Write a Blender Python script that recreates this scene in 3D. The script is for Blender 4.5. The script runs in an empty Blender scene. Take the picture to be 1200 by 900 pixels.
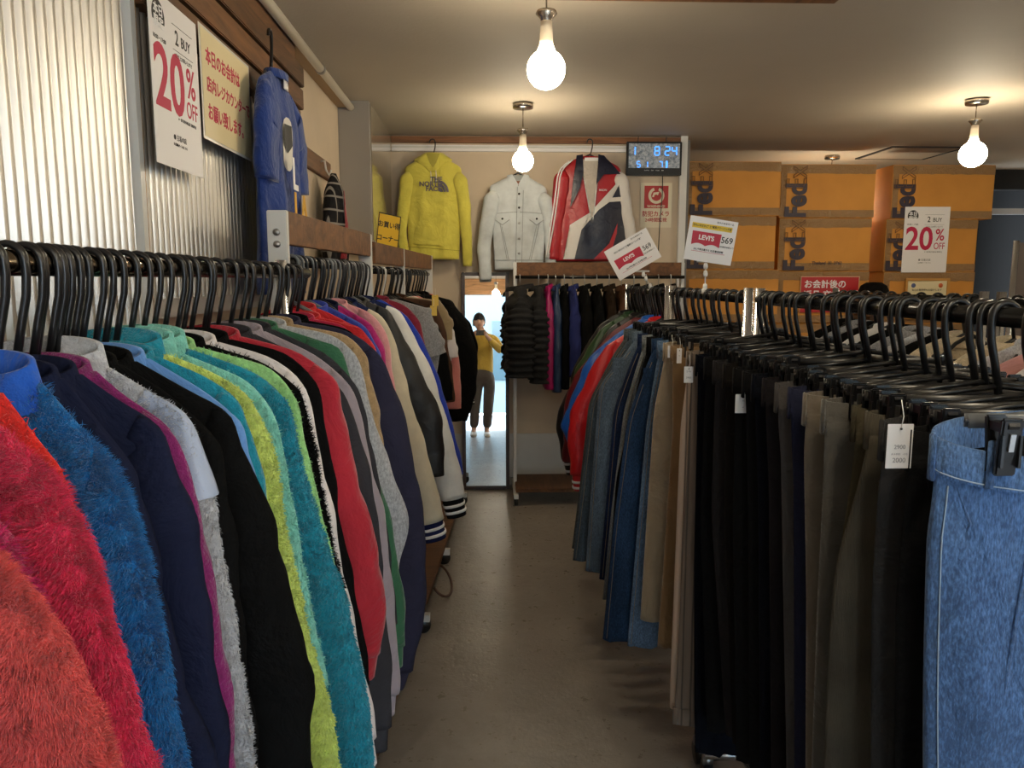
import bpy, bmesh, math, random
import numpy as np
from mathutils import Vector, Matrix
from mathutils.geometry import tessellate_polygon

# ------------------------------------------------------------------ camera, world, light
SC = bpy.context.scene
COL = SC.collection
F, CZ = 895.0, 1.45                       # focal length in pixels of the 1200 px frame, eye height
TH = math.atan(122 / F)                   # downward pitch
YA = math.atan(30 / F * math.cos(TH))     # yaw to the right
cam = bpy.data.cameras.new('camera'); cam.sensor_width = 36; cam.lens = F / 1200 * 36
cam.clip_start = .02; cam.clip_end = 200
co = bpy.data.objects.new('camera', cam); COL.objects.link(co)
co.location = (0, 0, CZ); co.rotation_euler = (math.pi / 2 - TH, 0, -YA)
SC.camera = co
SC.view_settings.view_transform = 'Standard'; SC.view_settings.look = 'None'
SC.view_settings.gamma = 1; SC.view_settings.use_curve_mapping = False
SC.view_settings.exposure = 0.88
w = bpy.data.worlds.new('daylight'); SC.world = w; w.use_nodes = True
bg = w.node_tree.nodes['Background']; bg.inputs[0].default_value = (.80, .90, 1.0, 1); bg.inputs[1].default_value = 6.3
al = bpy.data.lights.new('shopfront_daylight', 'AREA'); al.shape = 'RECTANGLE'; al.size = 3.6; al.size_y = 2.1
al.cycles.is_portal = True     # a portal: it only guides the sampling of the sky through the opening
ao = bpy.data.objects.new('shopfront_daylight', al); COL.objects.link(ao)
ao.location = (1.2, -1.75, 1.25); ao.rotation_euler = (math.pi / 2, 0, 0)     # daylight through the open shopfront, into the shop
BULB = 48.0

# ------------------------------------------------------------------ helpers
R = random.Random(7)
def cray(px, py):
    v = [(px - 600) / F, 1.0, -(py - 450) / F]
    c, s = math.cos(TH), math.sin(TH); v = [v[0], v[1] * c + v[2] * s, -v[1] * s + v[2] * c]
    c, s = math.cos(YA), math.sin(YA)
    return v[0] * c + v[1] * s, -v[0] * s + v[1] * c, v[2]
def atY(px, py, y):
    r = cray(px, py); return r[0] * y / r[1], r[2] * y / r[1] + CZ
def atX(px, py, x):
    r = cray(px, py); return r[1] * x / r[0], r[2] * x / r[0] + CZ

class MB:
    def __init__(s): s.v = []; s.f = []; s.m = []
    def add(s, vs, fs, mi=0):
        b = len(s.v); s.v += [tuple(p) for p in vs]; s.f += [tuple(i + b for i in f) for f in fs]; s.m += [mi] * len(fs); return s
    def box(s, c, d, rot=None, mi=0, bev=0):
        x, y, z = d[0] / 2, d[1] / 2, d[2] / 2
        if bev:
            bm = bmesh.new(); bmesh.ops.create_cube(bm, size=1)
            for q in bm.verts: q.co = Vector((q.co.x * d[0], q.co.y * d[1], q.co.z * d[2]))
            bmesh.ops.bevel(bm, geom=bm.edges[:], offset=bev, segments=2, affect='EDGES')
            vs = [q.co.copy() for q in bm.verts]; bm.verts.index_update(); fs = [[q.index for q in f.verts] for f in bm.faces]; bm.free()
        else:
            vs = [Vector((a * x, b * y, e * z)) for a in (-1, 1) for b in (-1, 1) for e in (-1, 1)]
            fs = [(0, 1, 3, 2), (4, 6, 7, 5), (0, 4, 5, 1), (2, 3, 7, 6), (0, 2, 6, 4), (1, 5, 7, 3)]
        if rot is not None: vs = [rot @ q for q in vs]
        return s.add([q + Vector(c) for q in vs], fs, mi)
    def tube(s, pts, r, n=8, mi=0, ry=None, up=None):
        pts = [Vector(p) for p in pts]; N = len(pts); rs = r if isinstance(r, (list, tuple)) else [r] * N
        vs = []; prev = None
        for i, p in enumerate(pts):
            t = (pts[min(i + 1, N - 1)] - pts[max(i - 1, 0)]).normalized()
            if up is not None: a = Vector(up)
            elif prev is not None: a = prev
            else: a = Vector((0, 0, 1)) if abs(t.z) < .9 else Vector((1, 0, 0))
            b = t.cross(a).normalized(); a = b.cross(t).normalized(); prev = a
            k = 1 if ry is None else ry
            for j in range(n):
                an = 2 * math.pi * j / n; vs.append(p + b * math.cos(an) * rs[i] + a * math.sin(an) * rs[i] * k)
        fs = [(i * n + j, i * n + (j + 1) % n, (i + 1) * n + (j + 1) % n, (i + 1) * n + j) for i in range(N - 1) for j in range(n)]
        fs += [tuple(range(n))[::-1], tuple((N - 1) * n + j for j in range(n))]
        return s.add(vs, fs, mi)
    def lathe(s, prof, c=(0, 0, 0), n=24, mi=0):
        vs = [(c[0] + r * math.cos(2 * math.pi * j / n), c[1] + r * math.sin(2 * math.pi * j / n), c[2] + z) for r, z in prof for j in range(n)]
        fs = [(i * n + j, i * n + (j + 1) % n, (i + 1) * n + (j + 1) % n, (i + 1) * n + j) for i in range(len(prof) - 1) for j in range(n)]
        return s.add(vs, fs, mi)
    def poly(s, pts, y=0, th=0, mi=0, axis='xz'):
        n = len(pts)
        tri = tessellate_polygon([[Vector((p[0], p[1], 0)) for p in pts]])
        if axis == 'xz':
            a = [(p[0], y, p[1]) for p in pts]; b = [(p[0], y + th, p[1]) for p in pts]
        else:
            a = [(p[0], p[1], y + th) for p in pts]; b = [(p[0], p[1], y) for p in pts]
        s.add(a + (b if th else []), [tuple(t) for t in tri] + ([tuple(q + n for q in t)[::-1] for t in tri] + [(i, (i + 1) % n, (i + 1) % n + n, i + n) for i in range(n)] if th else []), mi)
        return s
    def build(s, name, mats, parent=None, smooth=True, loc=None):
        me = bpy.data.meshes.new(name); me.from_pydata(s.v, [], s.f)
        if not isinstance(mats, (list, tuple)): mats = [mats]
        for m in mats: me.materials.append(m)
        if len(mats) > 1: me.polygons.foreach_set('material_index', s.m)
        me.polygons.foreach_set('use_smooth', [smooth] * len(s.f)); me.update()
        o = bpy.data.objects.new(name, me); COL.objects.link(o)
        if parent is not None: o.parent = parent
        if loc is not None: o.location = loc
        return o
def recalc(o):
    bm = bmesh.new(); bm.from_mesh(o.data); bmesh.ops.recalc_face_normals(bm, faces=bm.faces[:]); bm.to_mesh(o.data); bm.free(); return o
def sharp(o, ang=35):
    me = o.data
    try: me.set_sharp_from_angle(angle=math.radians(ang))
    except Exception: pass
    return o
def tag(o, label, cat, group=None):
    o['label'] = label; o['category'] = cat
    if group: o['group'] = group
    return o
def thing(name, label, cat, loc=(0, 0, 0), rot=(0, 0, 0), group=None):
    o = bpy.data.objects.new(name, None); COL.objects.link(o); o.empty_display_size = .05
    o.location = loc; o.rotation_euler = rot
    return tag(o, label, cat, group)
def struct(o): o['kind'] = 'structure'; return o

# ------------------------------------------------------------------ materials
_M = {}
def mat(key, col, rough=.6, metal=0, emit=0, **k):
    if key in _M: return _M[key]
    m = bpy.data.materials.new(key); m.use_nodes = True; b = m.node_tree.nodes['Principled BSDF']
    b.inputs['Base Color'].default_value = (*col, 1); b.inputs['Roughness'].default_value = rough; b.inputs['Metallic'].default_value = metal
    if emit: b.inputs['Emission Color'].default_value = (*k.get('ecol', col), 1); b.inputs['Emission Strength'].default_value = emit
    if k.get('trans'): b.inputs['Transmission Weight'].default_value = k['trans']; b.inputs['IOR'].default_value = k.get('ior', 1.45)
    if k.get('alpha') is not None: b.inputs['Alpha'].default_value = k['alpha']
    if k.get('coat'): b.inputs['Coat Weight'].default_value = k['coat']
    _M[key] = m; return m
def nodes(m): return m.node_tree.nodes, m.node_tree.links, m.node_tree.nodes['Principled BSDF']
def mapped(m, scale=(1, 1, 1), space='Object'):
    N, L, b = nodes(m); t = N.new('ShaderNodeTexCoord'); mp = N.new('ShaderNodeMapping'); mp.inputs['Scale'].default_value = scale
    L.new(t.outputs[space], mp.inputs[0]); return mp.outputs[0]
def noise(m, vec, scale, detail=4, rough=.55, dist=0):
    N, L, b = nodes(m); n = N.new('ShaderNodeTexNoise'); n.inputs['Scale'].default_value = scale; n.inputs['Detail'].default_value = detail
    n.inputs['Roughness'].default_value = rough; n.inputs['Distortion'].default_value = dist; L.new(vec, n.inputs['Vector']); return n.outputs['Fac']
def ramp(m, fac, stops):
    N, L, b = nodes(m); r = N.new('ShaderNodeValToRGB'); e = r.color_ramp.elements
    while len(e) < len(stops): e.new(.5)
    for i, (p, c) in enumerate(stops): e[i].position = p; e[i].color = (*c, 1)
    L.new(fac, r.inputs[0]); return r.outputs[0]
def bump(m, h, strength, dist, prev=None):
    N, L, b = nodes(m); n = N.new('ShaderNodeBump'); n.inputs['Strength'].default_value = strength; n.inputs['Distance'].default_value = dist
    L.new(h, n.inputs['Height'])
    if prev is not None: L.new(prev, n.inputs['Normal'])
    return n.outputs[0]
def sc(c, k): return tuple(min(1, x * k) for x in c)
def cloth(name, col, kind='knit', rough=.9):
    if name in _M: return _M[name]
    m = mat(name, col, rough); N, L, b = nodes(m); v = mapped(m)
    if kind == 'denim':
        f = noise(m, mapped(m, (420, 420, 130)), 1, 3); g = noise(m, mapped(m, (7, 7, 2.6)), 1, 5, .65, .5)
        mx = N.new('ShaderNodeMath'); mx.operation = 'MULTIPLY_ADD'; L.new(g, mx.inputs[0]); mx.inputs[1].default_value = 1.0; L.new(f, mx.inputs[2])
        hv = N.new('ShaderNodeMath'); hv.operation = 'MULTIPLY'; L.new(mx.outputs[0], hv.inputs[0]); hv.inputs[1].default_value = .72
        L.new(ramp(m, hv.outputs[0], [(.60, sc(col, .55)), (.73, sc(col, .92)), (.88, sc(col, 1.5))]), b.inputs['Base Color'])
        nb = bump(m, noise(m, v, 600, 2), .35, .001)
        L.new(bump(m, noise(m, mapped(m, (16, 16, 9)), 1, 5, .6, .6), .9, .02, nb), b.inputs['Normal'])
    elif kind == 'heather':
        L.new(ramp(m, noise(m, mapped(m, (260, 260, 130)), 1, 4, .7), [(.35, sc(col, .62)), (.65, sc(col, 1.25))]), b.inputs['Base Color'])
        L.new(bump(m, noise(m, v, 14, 4), .5, .008), b.inputs['Normal'])
    elif kind == 'stripe':
        wv = N.new('ShaderNodeTexWave'); wv.inputs['Scale'].default_value = 14; wv.bands_direction = 'X'; L.new(v, wv.inputs[0])
        L.new(ramp(m, wv.outputs['Fac'], [(.0, sc(col, .42)), (.06, sc(col, .55)), (.14, col), (1, col)]), b.inputs['Base Color'])
        L.new(bump(m, noise(m, v, 20, 3), .4, .006), b.inputs['Normal'])
    elif kind == 'cord':
        wv = N.new('ShaderNodeTexWave'); wv.inputs['Scale'].default_value = 160; wv.bands_direction = 'X'; L.new(v, wv.inputs[0])
        L.new(ramp(m, noise(m, v, 9, 4), [(.3, sc(col, .75)), (.7, sc(col, 1.35))]), b.inputs['Base Color'])
        nb = bump(m, wv.outputs['Fac'], .5, .001); L.new(bump(m, noise(m, v, 22, 4), .5, .006, nb), b.inputs['Normal'])
        b.inputs['Roughness'].default_value = .55
    elif kind == 'fur':
        L.new(ramp(m, noise(m, v, 60, 5, .7), [(.3, sc(col, .72)), (.7, sc(col, 1.2))]), b.inputs['Base Color'])
        nb = bump(m, noise(m, v, 260, 3, .7), .8, .004); L.new(bump(m, noise(m, v, 40, 4), .8, .01, nb), b.inputs['Normal'])
    elif kind == 'satin':
        b.inputs['Roughness'].default_value = max(.38, rough if rough < .9 else .38)
        L.new(bump(m, noise(m, v, 16, 4, .5, .6), .6, .012), b.inputs['Normal'])
    elif kind == 'rib':
        wv = N.new('ShaderNodeTexWave'); wv.inputs['Scale'].default_value = 90; wv.bands_direction = 'X'; L.new(v, wv.inputs[0])
        L.new(bump(m, wv.outputs['Fac'], .6, .002), b.inputs['Normal'])
    elif kind == 'wash':
        L.new(ramp(m, noise(m, v, 6, 5, .6), [(.3, sc(col, .8)), (.7, sc(col, 1.2))]), b.inputs['Base Color'])
        nb = bump(m, noise(m, v, 500, 2), .3, .001); L.new(bump(m, noise(m, v, 18, 4), .5, .008, nb), b.inputs['Normal'])
    else:
        L.new(ramp(m, noise(m, v, 9, 4), [(.3, sc(col, .9)), (.7, sc(col, 1.1))]), b.inputs['Base Color'])
        nb = bump(m, noise(m, v, 420, 2), .3, .001)
        L.new(bump(m, noise(m, v, 9, 5, .55, .8), .9, .022, nb), b.inputs['Normal'])
    if kind not in ('satin',):
        b.inputs['Sheen Weight'].default_value = .25 if kind in ('knit', 'fur', 'heather', 'wash') else .08
        b.inputs['Sheen Roughness'].default_value = .5
        if sum(col) < .2: b.inputs['Sheen Weight'].default_value = 0; b.inputs['Specular IOR Level'].default_value = .12 if sum(col) < .06 else .22
    return m
def wood(name, col, scale=(2, 2, 30), rough=.6):
    if name in _M: return _M[name]
    m = mat(name, col, rough); N, L, b = nodes(m); v = mapped(m, scale)
    f = noise(m, v, 1.5, 6, .65, 1.2)
    L.new(ramp(m, f, [(.25, sc(col, .35)), (.5, col), (.75, sc(col, 1.6))]), b.inputs['Base Color'])
    L.new(bump(m, f, .4, .004), b.inputs['Normal']); return m

BLACKP = mat('black plastic', (.010, .010, .011), .28); GREYP = mat('grey plastic', (.12, .13, .14), .35)
CHROME = mat('chrome', (.55, .56, .58), .25, 1); WHITEM = mat('white enamel', (.68, .67, .64), .35)
BRONZE = mat('dark chrome tube', (.20, .16, .12), .2, 1); BLACKT = mat('black tube', (.02, .02, .02), .25, .6)
STEEL = mat('steel', (.5, .5, .5), .35, 1); PAPER = mat('white paper', (.82, .80, .80), .5); INK = mat('black ink', (.015, .015, .015), .6)
CRIM = mat('crimson ink', (.50, .01, .06), .6); GOLDW = mat('rubber', (.015, .015, .015), .8)
THREAD = mat('white thread', (.85, .85, .82), .7)

def text(body, size, m, parent, loc=(0, 0, 0), rot=(0, 0, 0), align='CENTER', ext=.0003, bold=0, sx=1, outline=False, name='lettering', shear=0):
    c = bpy.data.curves.new('lettering', 'FONT'); c.body = body; c.size = size; c.align_x = align; c.align_y = 'CENTER'
    cjk = any(ord(ch) > 0x3000 for ch in body); c.extrude = ext; c.offset = 0 if cjk else bold * size; c.resolution_u = 4; c.shear = shear
    if outline: c.fill_mode = 'NONE'; c.bevel_depth = size * .012; c.bevel_resolution = 0; c.extrude = 0
    o = bpy.data.objects.new('tmp', c); COL.objects.link(o)
    dg = bpy.context.evaluated_depsgraph_get(); me = bpy.data.meshes.new_from_object(o.evaluated_get(dg))
    bpy.data.objects.remove(o); bpy.data.curves.remove(c)
    if cjk and bold > .001:                    # heavier strokes: the glyph repeated a hair's breadth apart
        bm = bmesh.new(); e_ = bold * size * 1.6
        for k_, (dx, dy) in enumerate(((-e_, 0), (e_, 0), (0, e_), (0, -e_))):
            me.transform(Matrix.Translation((dx, dy, k_ * .00003))); bm.from_mesh(me); me.transform(Matrix.Translation((-dx, -dy, -k_ * .00003)))
        bm.to_mesh(me); bm.free()
    me.materials.clear(); me.materials.append(m)
    q = bpy.data.objects.new(name, me); COL.objects.link(q); q.parent = parent; q.location = loc; q.rotation_euler = rot; q.scale = (sx, 1, 1)
    return q
def sheet(name, label, cat, c, wd, ht, m, rot, th=.0012, group=None, edge=None):
    t = thing(name, label, cat, c, rot, group)
    MB().box((0, 0, 0), (wd, ht, th)).build('sheet', m, t, False)
    return t
RB = (math.pi / 2, 0, 0)                       # faces the shopfront (towards -y)
RL = (math.pi / 2, 0, math.pi / 2)             # on the left wall, faces +x
# ------------------------------------------------------------------ the setting
H = 2.41
def surf(name, col, kind):
    m = mat(name, col, .6); N, L, b = nodes(m); v = mapped(m, (1, 1, 1))
    if kind == 'floor':
        f = noise(m, v, 1.3, 6, .6, .4); g = noise(m, v, 22, 5, .7)
        f2 = N.new('ShaderNodeMath'); f2.operation = 'MULTIPLY_ADD'; L.new(noise(m, v, 7, 6, .75, .8), f2.inputs[0]); f2.inputs[1].default_value = .5; L.new(f, f2.inputs[2])
        L.new(ramp(m, f2.outputs[0], [(.5, sc(col, .80)), (.75, col), (1.0, sc(col, 1.35))]), b.inputs['Base Color'])
        L.new(ramp(m, g, [(.3, (.24,) * 3), (.7, (.42,) * 3)]), b.inputs['Roughness'])
        nb = bump(m, noise(m, v, 75, 4, .6), .35, .003); L.new(bump(m, noise(m, v, 14, 5, .6), .25, .008, nb), b.inputs['Normal'])
    elif kind == 'ceil':
        L.new(ramp(m, noise(m, v, .9, 4), [(.3, sc(col, .92)), (.7, sc(col, 1.06))]), b.inputs['Base Color'])
        L.new(bump(m, noise(m, v, 70, 4), .25, .004), b.inputs['Normal']); b.inputs['Roughness'].default_value = .7
    else:
        L.new(ramp(m, noise(m, v, 1.6, 5, .6), [(.3, sc(col, .90)), (.7, sc(col, 1.06))]), b.inputs['Base Color'])
        L.new(bump(m, noise(m, v, 40, 4), .15, .003), b.inputs['Normal'])
    return m
FLOOR = surf('epoxy floor', (.235, .205, .178), 'floor'); CEIL = surf('ceiling paint', (.46, .40, .32), 'ceil')
PLASTER = surf('beige plaster', (.64, .52, .38), 'wall'); WHITEW = surf('white lower wall', (.62, .62, .60), 'wall')
GREYW = surf('grey back wall', (.20, .185, .17), 'wall'); DARK = mat('painted backroom shade', (.006, .006, .006), .8)  # DARK: shade of the unlit backroom put into its wall colour
def slab(name, a, b, m, parent=None, st=True):
    o = MB().box([(a[i] + b[i]) / 2 for i in range(3)], [abs(b[i] - a[i]) for i in range(3)]).build(name, m, parent, False)
    if st: o['kind'] = 'structure'
    return o
slab('floor', (-1.0, -1.7, -.05), (5.2, 8.0, 0), FLOOR)
slab('ceiling', (-1.0, -1.7, H), (5.2, 8.0, H + .08), CEIL)
slab('wall_left', (-.92, -1.7, 0), (-.80, 5.32, H), PLASTER)
slab('wall_back', (-.80, 5.32, 0), (1.36, 5.44, H), PLASTER)
slab('wall_back_lower', (-.62, 5.312, 0.0), (1.36, 5.32, .37), WHITEW).name = 'trim_1'
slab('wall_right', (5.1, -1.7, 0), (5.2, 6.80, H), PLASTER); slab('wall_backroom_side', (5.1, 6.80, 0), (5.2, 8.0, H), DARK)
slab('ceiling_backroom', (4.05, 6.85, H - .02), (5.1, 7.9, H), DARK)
slab('wall_far', (1.36, 6.75, 0), (4.05, 6.85, H), GREYW)
slab('wall_recess', (1.36, 5.44, 0), (1.42, 6.75, H), GREYW).name = 'wall_side'
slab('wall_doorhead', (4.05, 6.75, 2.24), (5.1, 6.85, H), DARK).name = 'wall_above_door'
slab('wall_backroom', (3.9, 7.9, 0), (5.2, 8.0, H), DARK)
# door at the far right: grey jamb, lintel rail
d = bpy.data.objects.new('door_1', None); COL.objects.link(d); d['kind'] = 'structure'
JAMB = mat('grey jamb', (.20, .21, .21), .5)
slab('jamb', (3.93, 6.55, 0), (4.10, 6.75, 2.3), JAMB, d, False)
slab('lintel_rail', (4.10, 6.68, 2.02), (5.05, 6.74, 2.07), mat('grey rail', (.42, .43, .44), .4), d, False)
# corrugated sheets on the left wall
CORR = mat('corrugated zinc', (.56, .53, .48), .36, .85)
N_, L_, b_ = nodes(CORR); L_.new(bump(CORR, noise(CORR, mapped(CORR), 30, 4), .15, .002), b_.inputs['Normal'])
def corrug(y0, y1, z0, z1):
    m = MB(); n = int((y1 - y0) / .004); vs = []
    for i in range(n + 1):
        y = y0 + (y1 - y0) * i / n; x = -.782 + .0085 * math.sin(2 * math.pi * y / .032)
        vs += [(x, y, z0), (x, y, z1)]
    m.add(vs, [(2 * i, 2 * i + 2, 2 * i + 3, 2 * i + 1) for i in range(n)])
    return m.build('corrugated_sheet', CORR, bpy.data.objects['wall_left'])
for a, b2 in ((-1.5, -.86), (-.858, -.22), (-.218, .42), (.422, 1.06), (1.062, 1.76)): corrug(a, b2, .0, H)
for a, b2 in ((1.80, 2.25), (2.252, 2.69)): corrug(a, b2, 1.40, 2.08)
slab('trim_2', (-.80, 1.760, 0), (-.762, 1.782, H), WHITEM); slab('trim_3', (-.80, 1.782, 0), (-.768, 1.80, H), wood('yellow timber', (.36, .20, .07)))
slab('trim_4', (-.80, 1.80, 1.36), (-.765, 2.70, 1.405), mat('sill', (.62, .60, .56), .4))
TIMB = wood('stained timber', (.11, .046, .014), (14, 1.5, 14)); TIMB2 = wood('brown timber', (.15, .062, .020), (14, 1.5, 14))
wl = bpy.data.objects['wall_left']
for z0, z1, x1, y1, mm in ((2.052, 2.128, -.748, 3.24, TIMB), (2.136, 2.215, -.742, 3.27, TIMB2), (2.222, 2.30, -.735, 3.26, TIMB), (2.308, 2.372, -.752, 3.20, TIMB2)):
    MB().box((( -.80 + x1) / 2, (1.80 + y1) / 2, (z0 + z1) / 2), (x1 + .80, y1 - 1.80, z1 - z0), bev=.003).build('plank', mm, wl, False)
slab('trim_5', (-.80, 1.8, 2.372), (-.745, 4.31, 2.41), mat('tan cove', (.45, .30, .16), .5))
t = tag(MB().tube([(-.728, -1.5, 2.372), (-.728, 4.31, 2.372)], .019, 14).build('pipe', mat('cream pipe', (.72, .66, .56), .3)), 'cream painted pipe running along the top of the left wall', 'pipe')
for yy in (2.3, 3.55): MB().tube([(-.728, yy - .012, 2.372), (-.728, yy + .012, 2.372)], .0235, 14).build('bracket', STEEL, t)
# pilaster panel at the left rear corner
pil = thing('wall_cabinet', 'tall grey beige cabinet hung in the rear left corner beside the yellow hoodie', 'cabinet', (-.80, 4.32, 1.66))
MB().box((.085, .445, .375), (.17, .89, .75), bev=.004).build('body', mat('cabinet paint', (.36, .33, .29), .45), pil, False)
MB().box((.173, .445, .375), (.006, .85, .73)).build('door', mat('gloss panel', (.30, .26, .20), .12, 0, coat=1), pil, False)
# back wall trims
slab('trim_6', (-.63, 5.285, 2.36), (1.36, 5.32, 2.40), wood('rail timber', (.22, .09, .035), (1.5, 14, 14)))
slab('trim_7', (-.63, 5.290, 2.305), (1.36, 5.32, 2.345), PAPER); slab('trim_8', (-.63, 5.278, 2.325), (1.36, 5.29, 2.335), WHITEM)
slab('trim_9', (1.315, 5.28, 0), (1.362, 5.32, H), WHITEM); slab('baseboard_back', (-.62, 5.30, 0), (1.36, 5.312, .06), mat('grey base', (.3, .3, .29), .5))
# ceiling beam, hatch, crack line
tag(MB().box((.43, 2.60, 2.388), (1.48, .14, .044), bev=.003).build('ceiling_board', TIMB2, None, False), 'flat brown timber board fixed across the ceiling above the front bulb', 'board')
ht = thing('ceiling_hatch', 'square access hatch outlined in black in the rear right ceiling', 'hatch', (3.22, 5.9, H))
MB().box((0, 0, -.004), (.50, .52, .008)).build('hatch_panel', CEIL, ht, False)
for c, dd in (((0, .27, -.004), (.56, .018, .010)), ((0, -.27, -.004), (.56, .018, .010)), ((.27, 0, -.004), (.018, .54, .010)), ((-.27, 0, -.004), (.018, .54, .010))):
    MB().box(c, dd).build('hatch_frame', INK, ht, False)
# ------------------------------------------------------------------ shopfront behind the camera, seen only in the mirror
FR = wood('door timber', (.22, .08, .03))
slab('wall_front', (2.95, -1.70, 0), (5.2, -1.60, H), PLASTER)
slab('wall_front_head', (-.92, -1.70, 2.16), (2.95, -1.60, H), wood('fascia timber', (.42, .22, .10), (1.5, 14, 14))).name = 'trim_10'
slab('wall_sill', (-.92, -1.70, 0), (-.35, -1.60, .12), WHITEM).name = 'trim_11'
g = MB().box((-.635, -1.65, 1.14), (.57, .008, 2.04)).build('window_1', mat('shop glass', (.95, .98, 1), .0, trans=1, alpha=.25), None, False); g['kind'] = 'structure'
for x in (-.36, .58, 1.75, 2.9):
    o = MB().box((x, -1.65, 1.08), (.05, .06, 2.16)).build('window_post', WHITEM if x < .5 else FR, g, False); o.name = 'post'
slab('window_2', (.60, -1.655, .1), (1.73, -1.647, 2.16), _M['shop glass'])
text('e', .55, mat('white vinyl', (.9, .9, .9), .5), bpy.data.objects['window_2'], (.80, -1.665, 1.62), (math.pi / 2, 0, 0))
text('c', .50, mat('orange vinyl', (.8, .30, .06), .5), bpy.data.objects['window_2'], (.80, -1.665, 1.15), (math.pi / 2, 0, 0))
slab('pavement', (-6, -9, -.12), (8, -1.7, -.05), mat('pale paving', (.22, .23, .24), .7))
st = thing('street_building', 'pale building across the bright street, seen only in the mirror', 'building', (1, -9, 0))
MB().box((0, -.5, 3), (16, 1, 6)).build('wall', mat('pale facade', (.15, .22, .25), .7), st, False)
for i in range(7):
    o = MB().box((-6 + i * 2, .02, 1.6), (1.2, .06, 1.5)).build('window', mat('facade glass', (.05, .09, .11), .1), st, False)
sh = thing('display_shelf', 'dark wooden shelf with orange boards beside the shopfront, seen in the mirror', 'shelf', (.50, -1.0, 0))
MB().box((0, 0, .62), (.05, .05, 1.24)).build('post', FR, sh, False)
for z in (.25, .62, .98): MB().box((-.06, 0, z), (.09, .16, .15), bev=.004).build('board', mat('orange paint', (.85, .25, .03), .5), sh, False)
# ------------------------------------------------------------------ garment builder
def smooth_line(pts, n=48, k=3):
    """resample a polyline (u,z) evenly and round its corners"""
    P = np.array(pts, float); seg = np.hypot(*np.diff(P, axis=0).T); s = np.r_[0, np.cumsum(seg)]
    t = np.linspace(0, s[-1], n); Q = np.c_[np.interp(t, s, P[:, 0]), np.interp(t, s, P[:, 1])]
    for _ in range(k):
        Q[1:-1] = (Q[:-2] + 2 * Q[1:-1] + Q[2:]) / 4
    return Q
class Shape:
    """flattened hanging body between a left and a right outline; the front faces local -y"""
    def __init__(s, right, left, T, fold=.004, seed=0, k=60, puff=0, top=.35, bot=1.0, power=2.6):
        s.R = smooth_line(right); s.L = smooth_line(left); s.T = T; s.fold = fold; s.k = k; s.puff = puff; s.top = top; s.bot = bot; s.pw = power
        r = random.Random(seed); s.ph = [r.uniform(0, 6.28) for _ in range(6)]
        s.zt = s.R[0, 1]; s.zb = s.R[-1, 1]
    def ext(s, t):
        i = t * (len(s.R) - 1); a = int(min(i, len(s.R) - 2)); f = i - a
        r = s.R[a] * (1 - f) + s.R[a + 1] * f
        z = r[1]; l = np.interp(-z, -s.L[:, 1], s.L[:, 0])
        return l, r[0], z
    def extz(s, z):
        return np.interp(-z, -s.L[:, 1], s.L[:, 0]), np.interp(-z, -s.R[:, 1], s.R[:, 0])
    def y(s, u, z, l, r, front=True):
        c = (l + r) / 2; hw = max(1e-4, (r - l) / 2); q = min(1, abs(u - c) / hw)
        t = (s.zt - z) / max(.01, s.zt - s.zb)
        lens = (1 - q ** s.pw) ** .55; amp = s.T * (s.top + (1 - s.top) * min(1, t * 5)) * (1 + (s.bot - 1) * t)
        if s.puff: amp *= .6 + .6 * abs(math.sin(math.pi * (z + .12 * u) / s.puff)) ** .6
        p = s.ph; fa = s.fold * min(1, .15 + t * 1.3) * (1 - q ** 6)
        w = math.sin(s.k * u + p[0] + 1.5 * z) + .6 * math.sin(s.k * 1.9 * u + p[1] - 3 * z) + .45 * math.sin(s.k * .45 * u + 9 * z + p[2]) + .25 * math.sin(31 * z + 25 * u + p[3])
        return (-amp * lens if front else amp * lens) + fa * w
    def mesh(s, rows=44, n=22, t0=0, t1=1, open_top=False):
        m = MB(); vs = []
        for i in range(rows + 1):
            l, r, z = s.ext(t0 + (t1 - t0) * i / rows); c = (l + r) / 2; hw = (r - l) / 2
            for j in range(n):
                u = c + hw * math.cos(math.pi * j / n); vs.append((u, s.y(u, z, l, r, True), z))
            for j in range(n):
                u = c - hw * math.cos(math.pi * j / n); vs.append((u, s.y(u, z, l, r, False), z))
        k = 2 * n
        fs = [(i * k + j, (i + 1) * k + j, (i + 1) * k + (j + 1) % k, i * k + (j + 1) % k) for i in range(rows) for j in range(k)]
        if not open_top: fs.append(tuple(range(k)))
        fs.append(tuple(rows * k + j for j in range(k))[::-1])
        return m.add(vs, fs)
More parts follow.
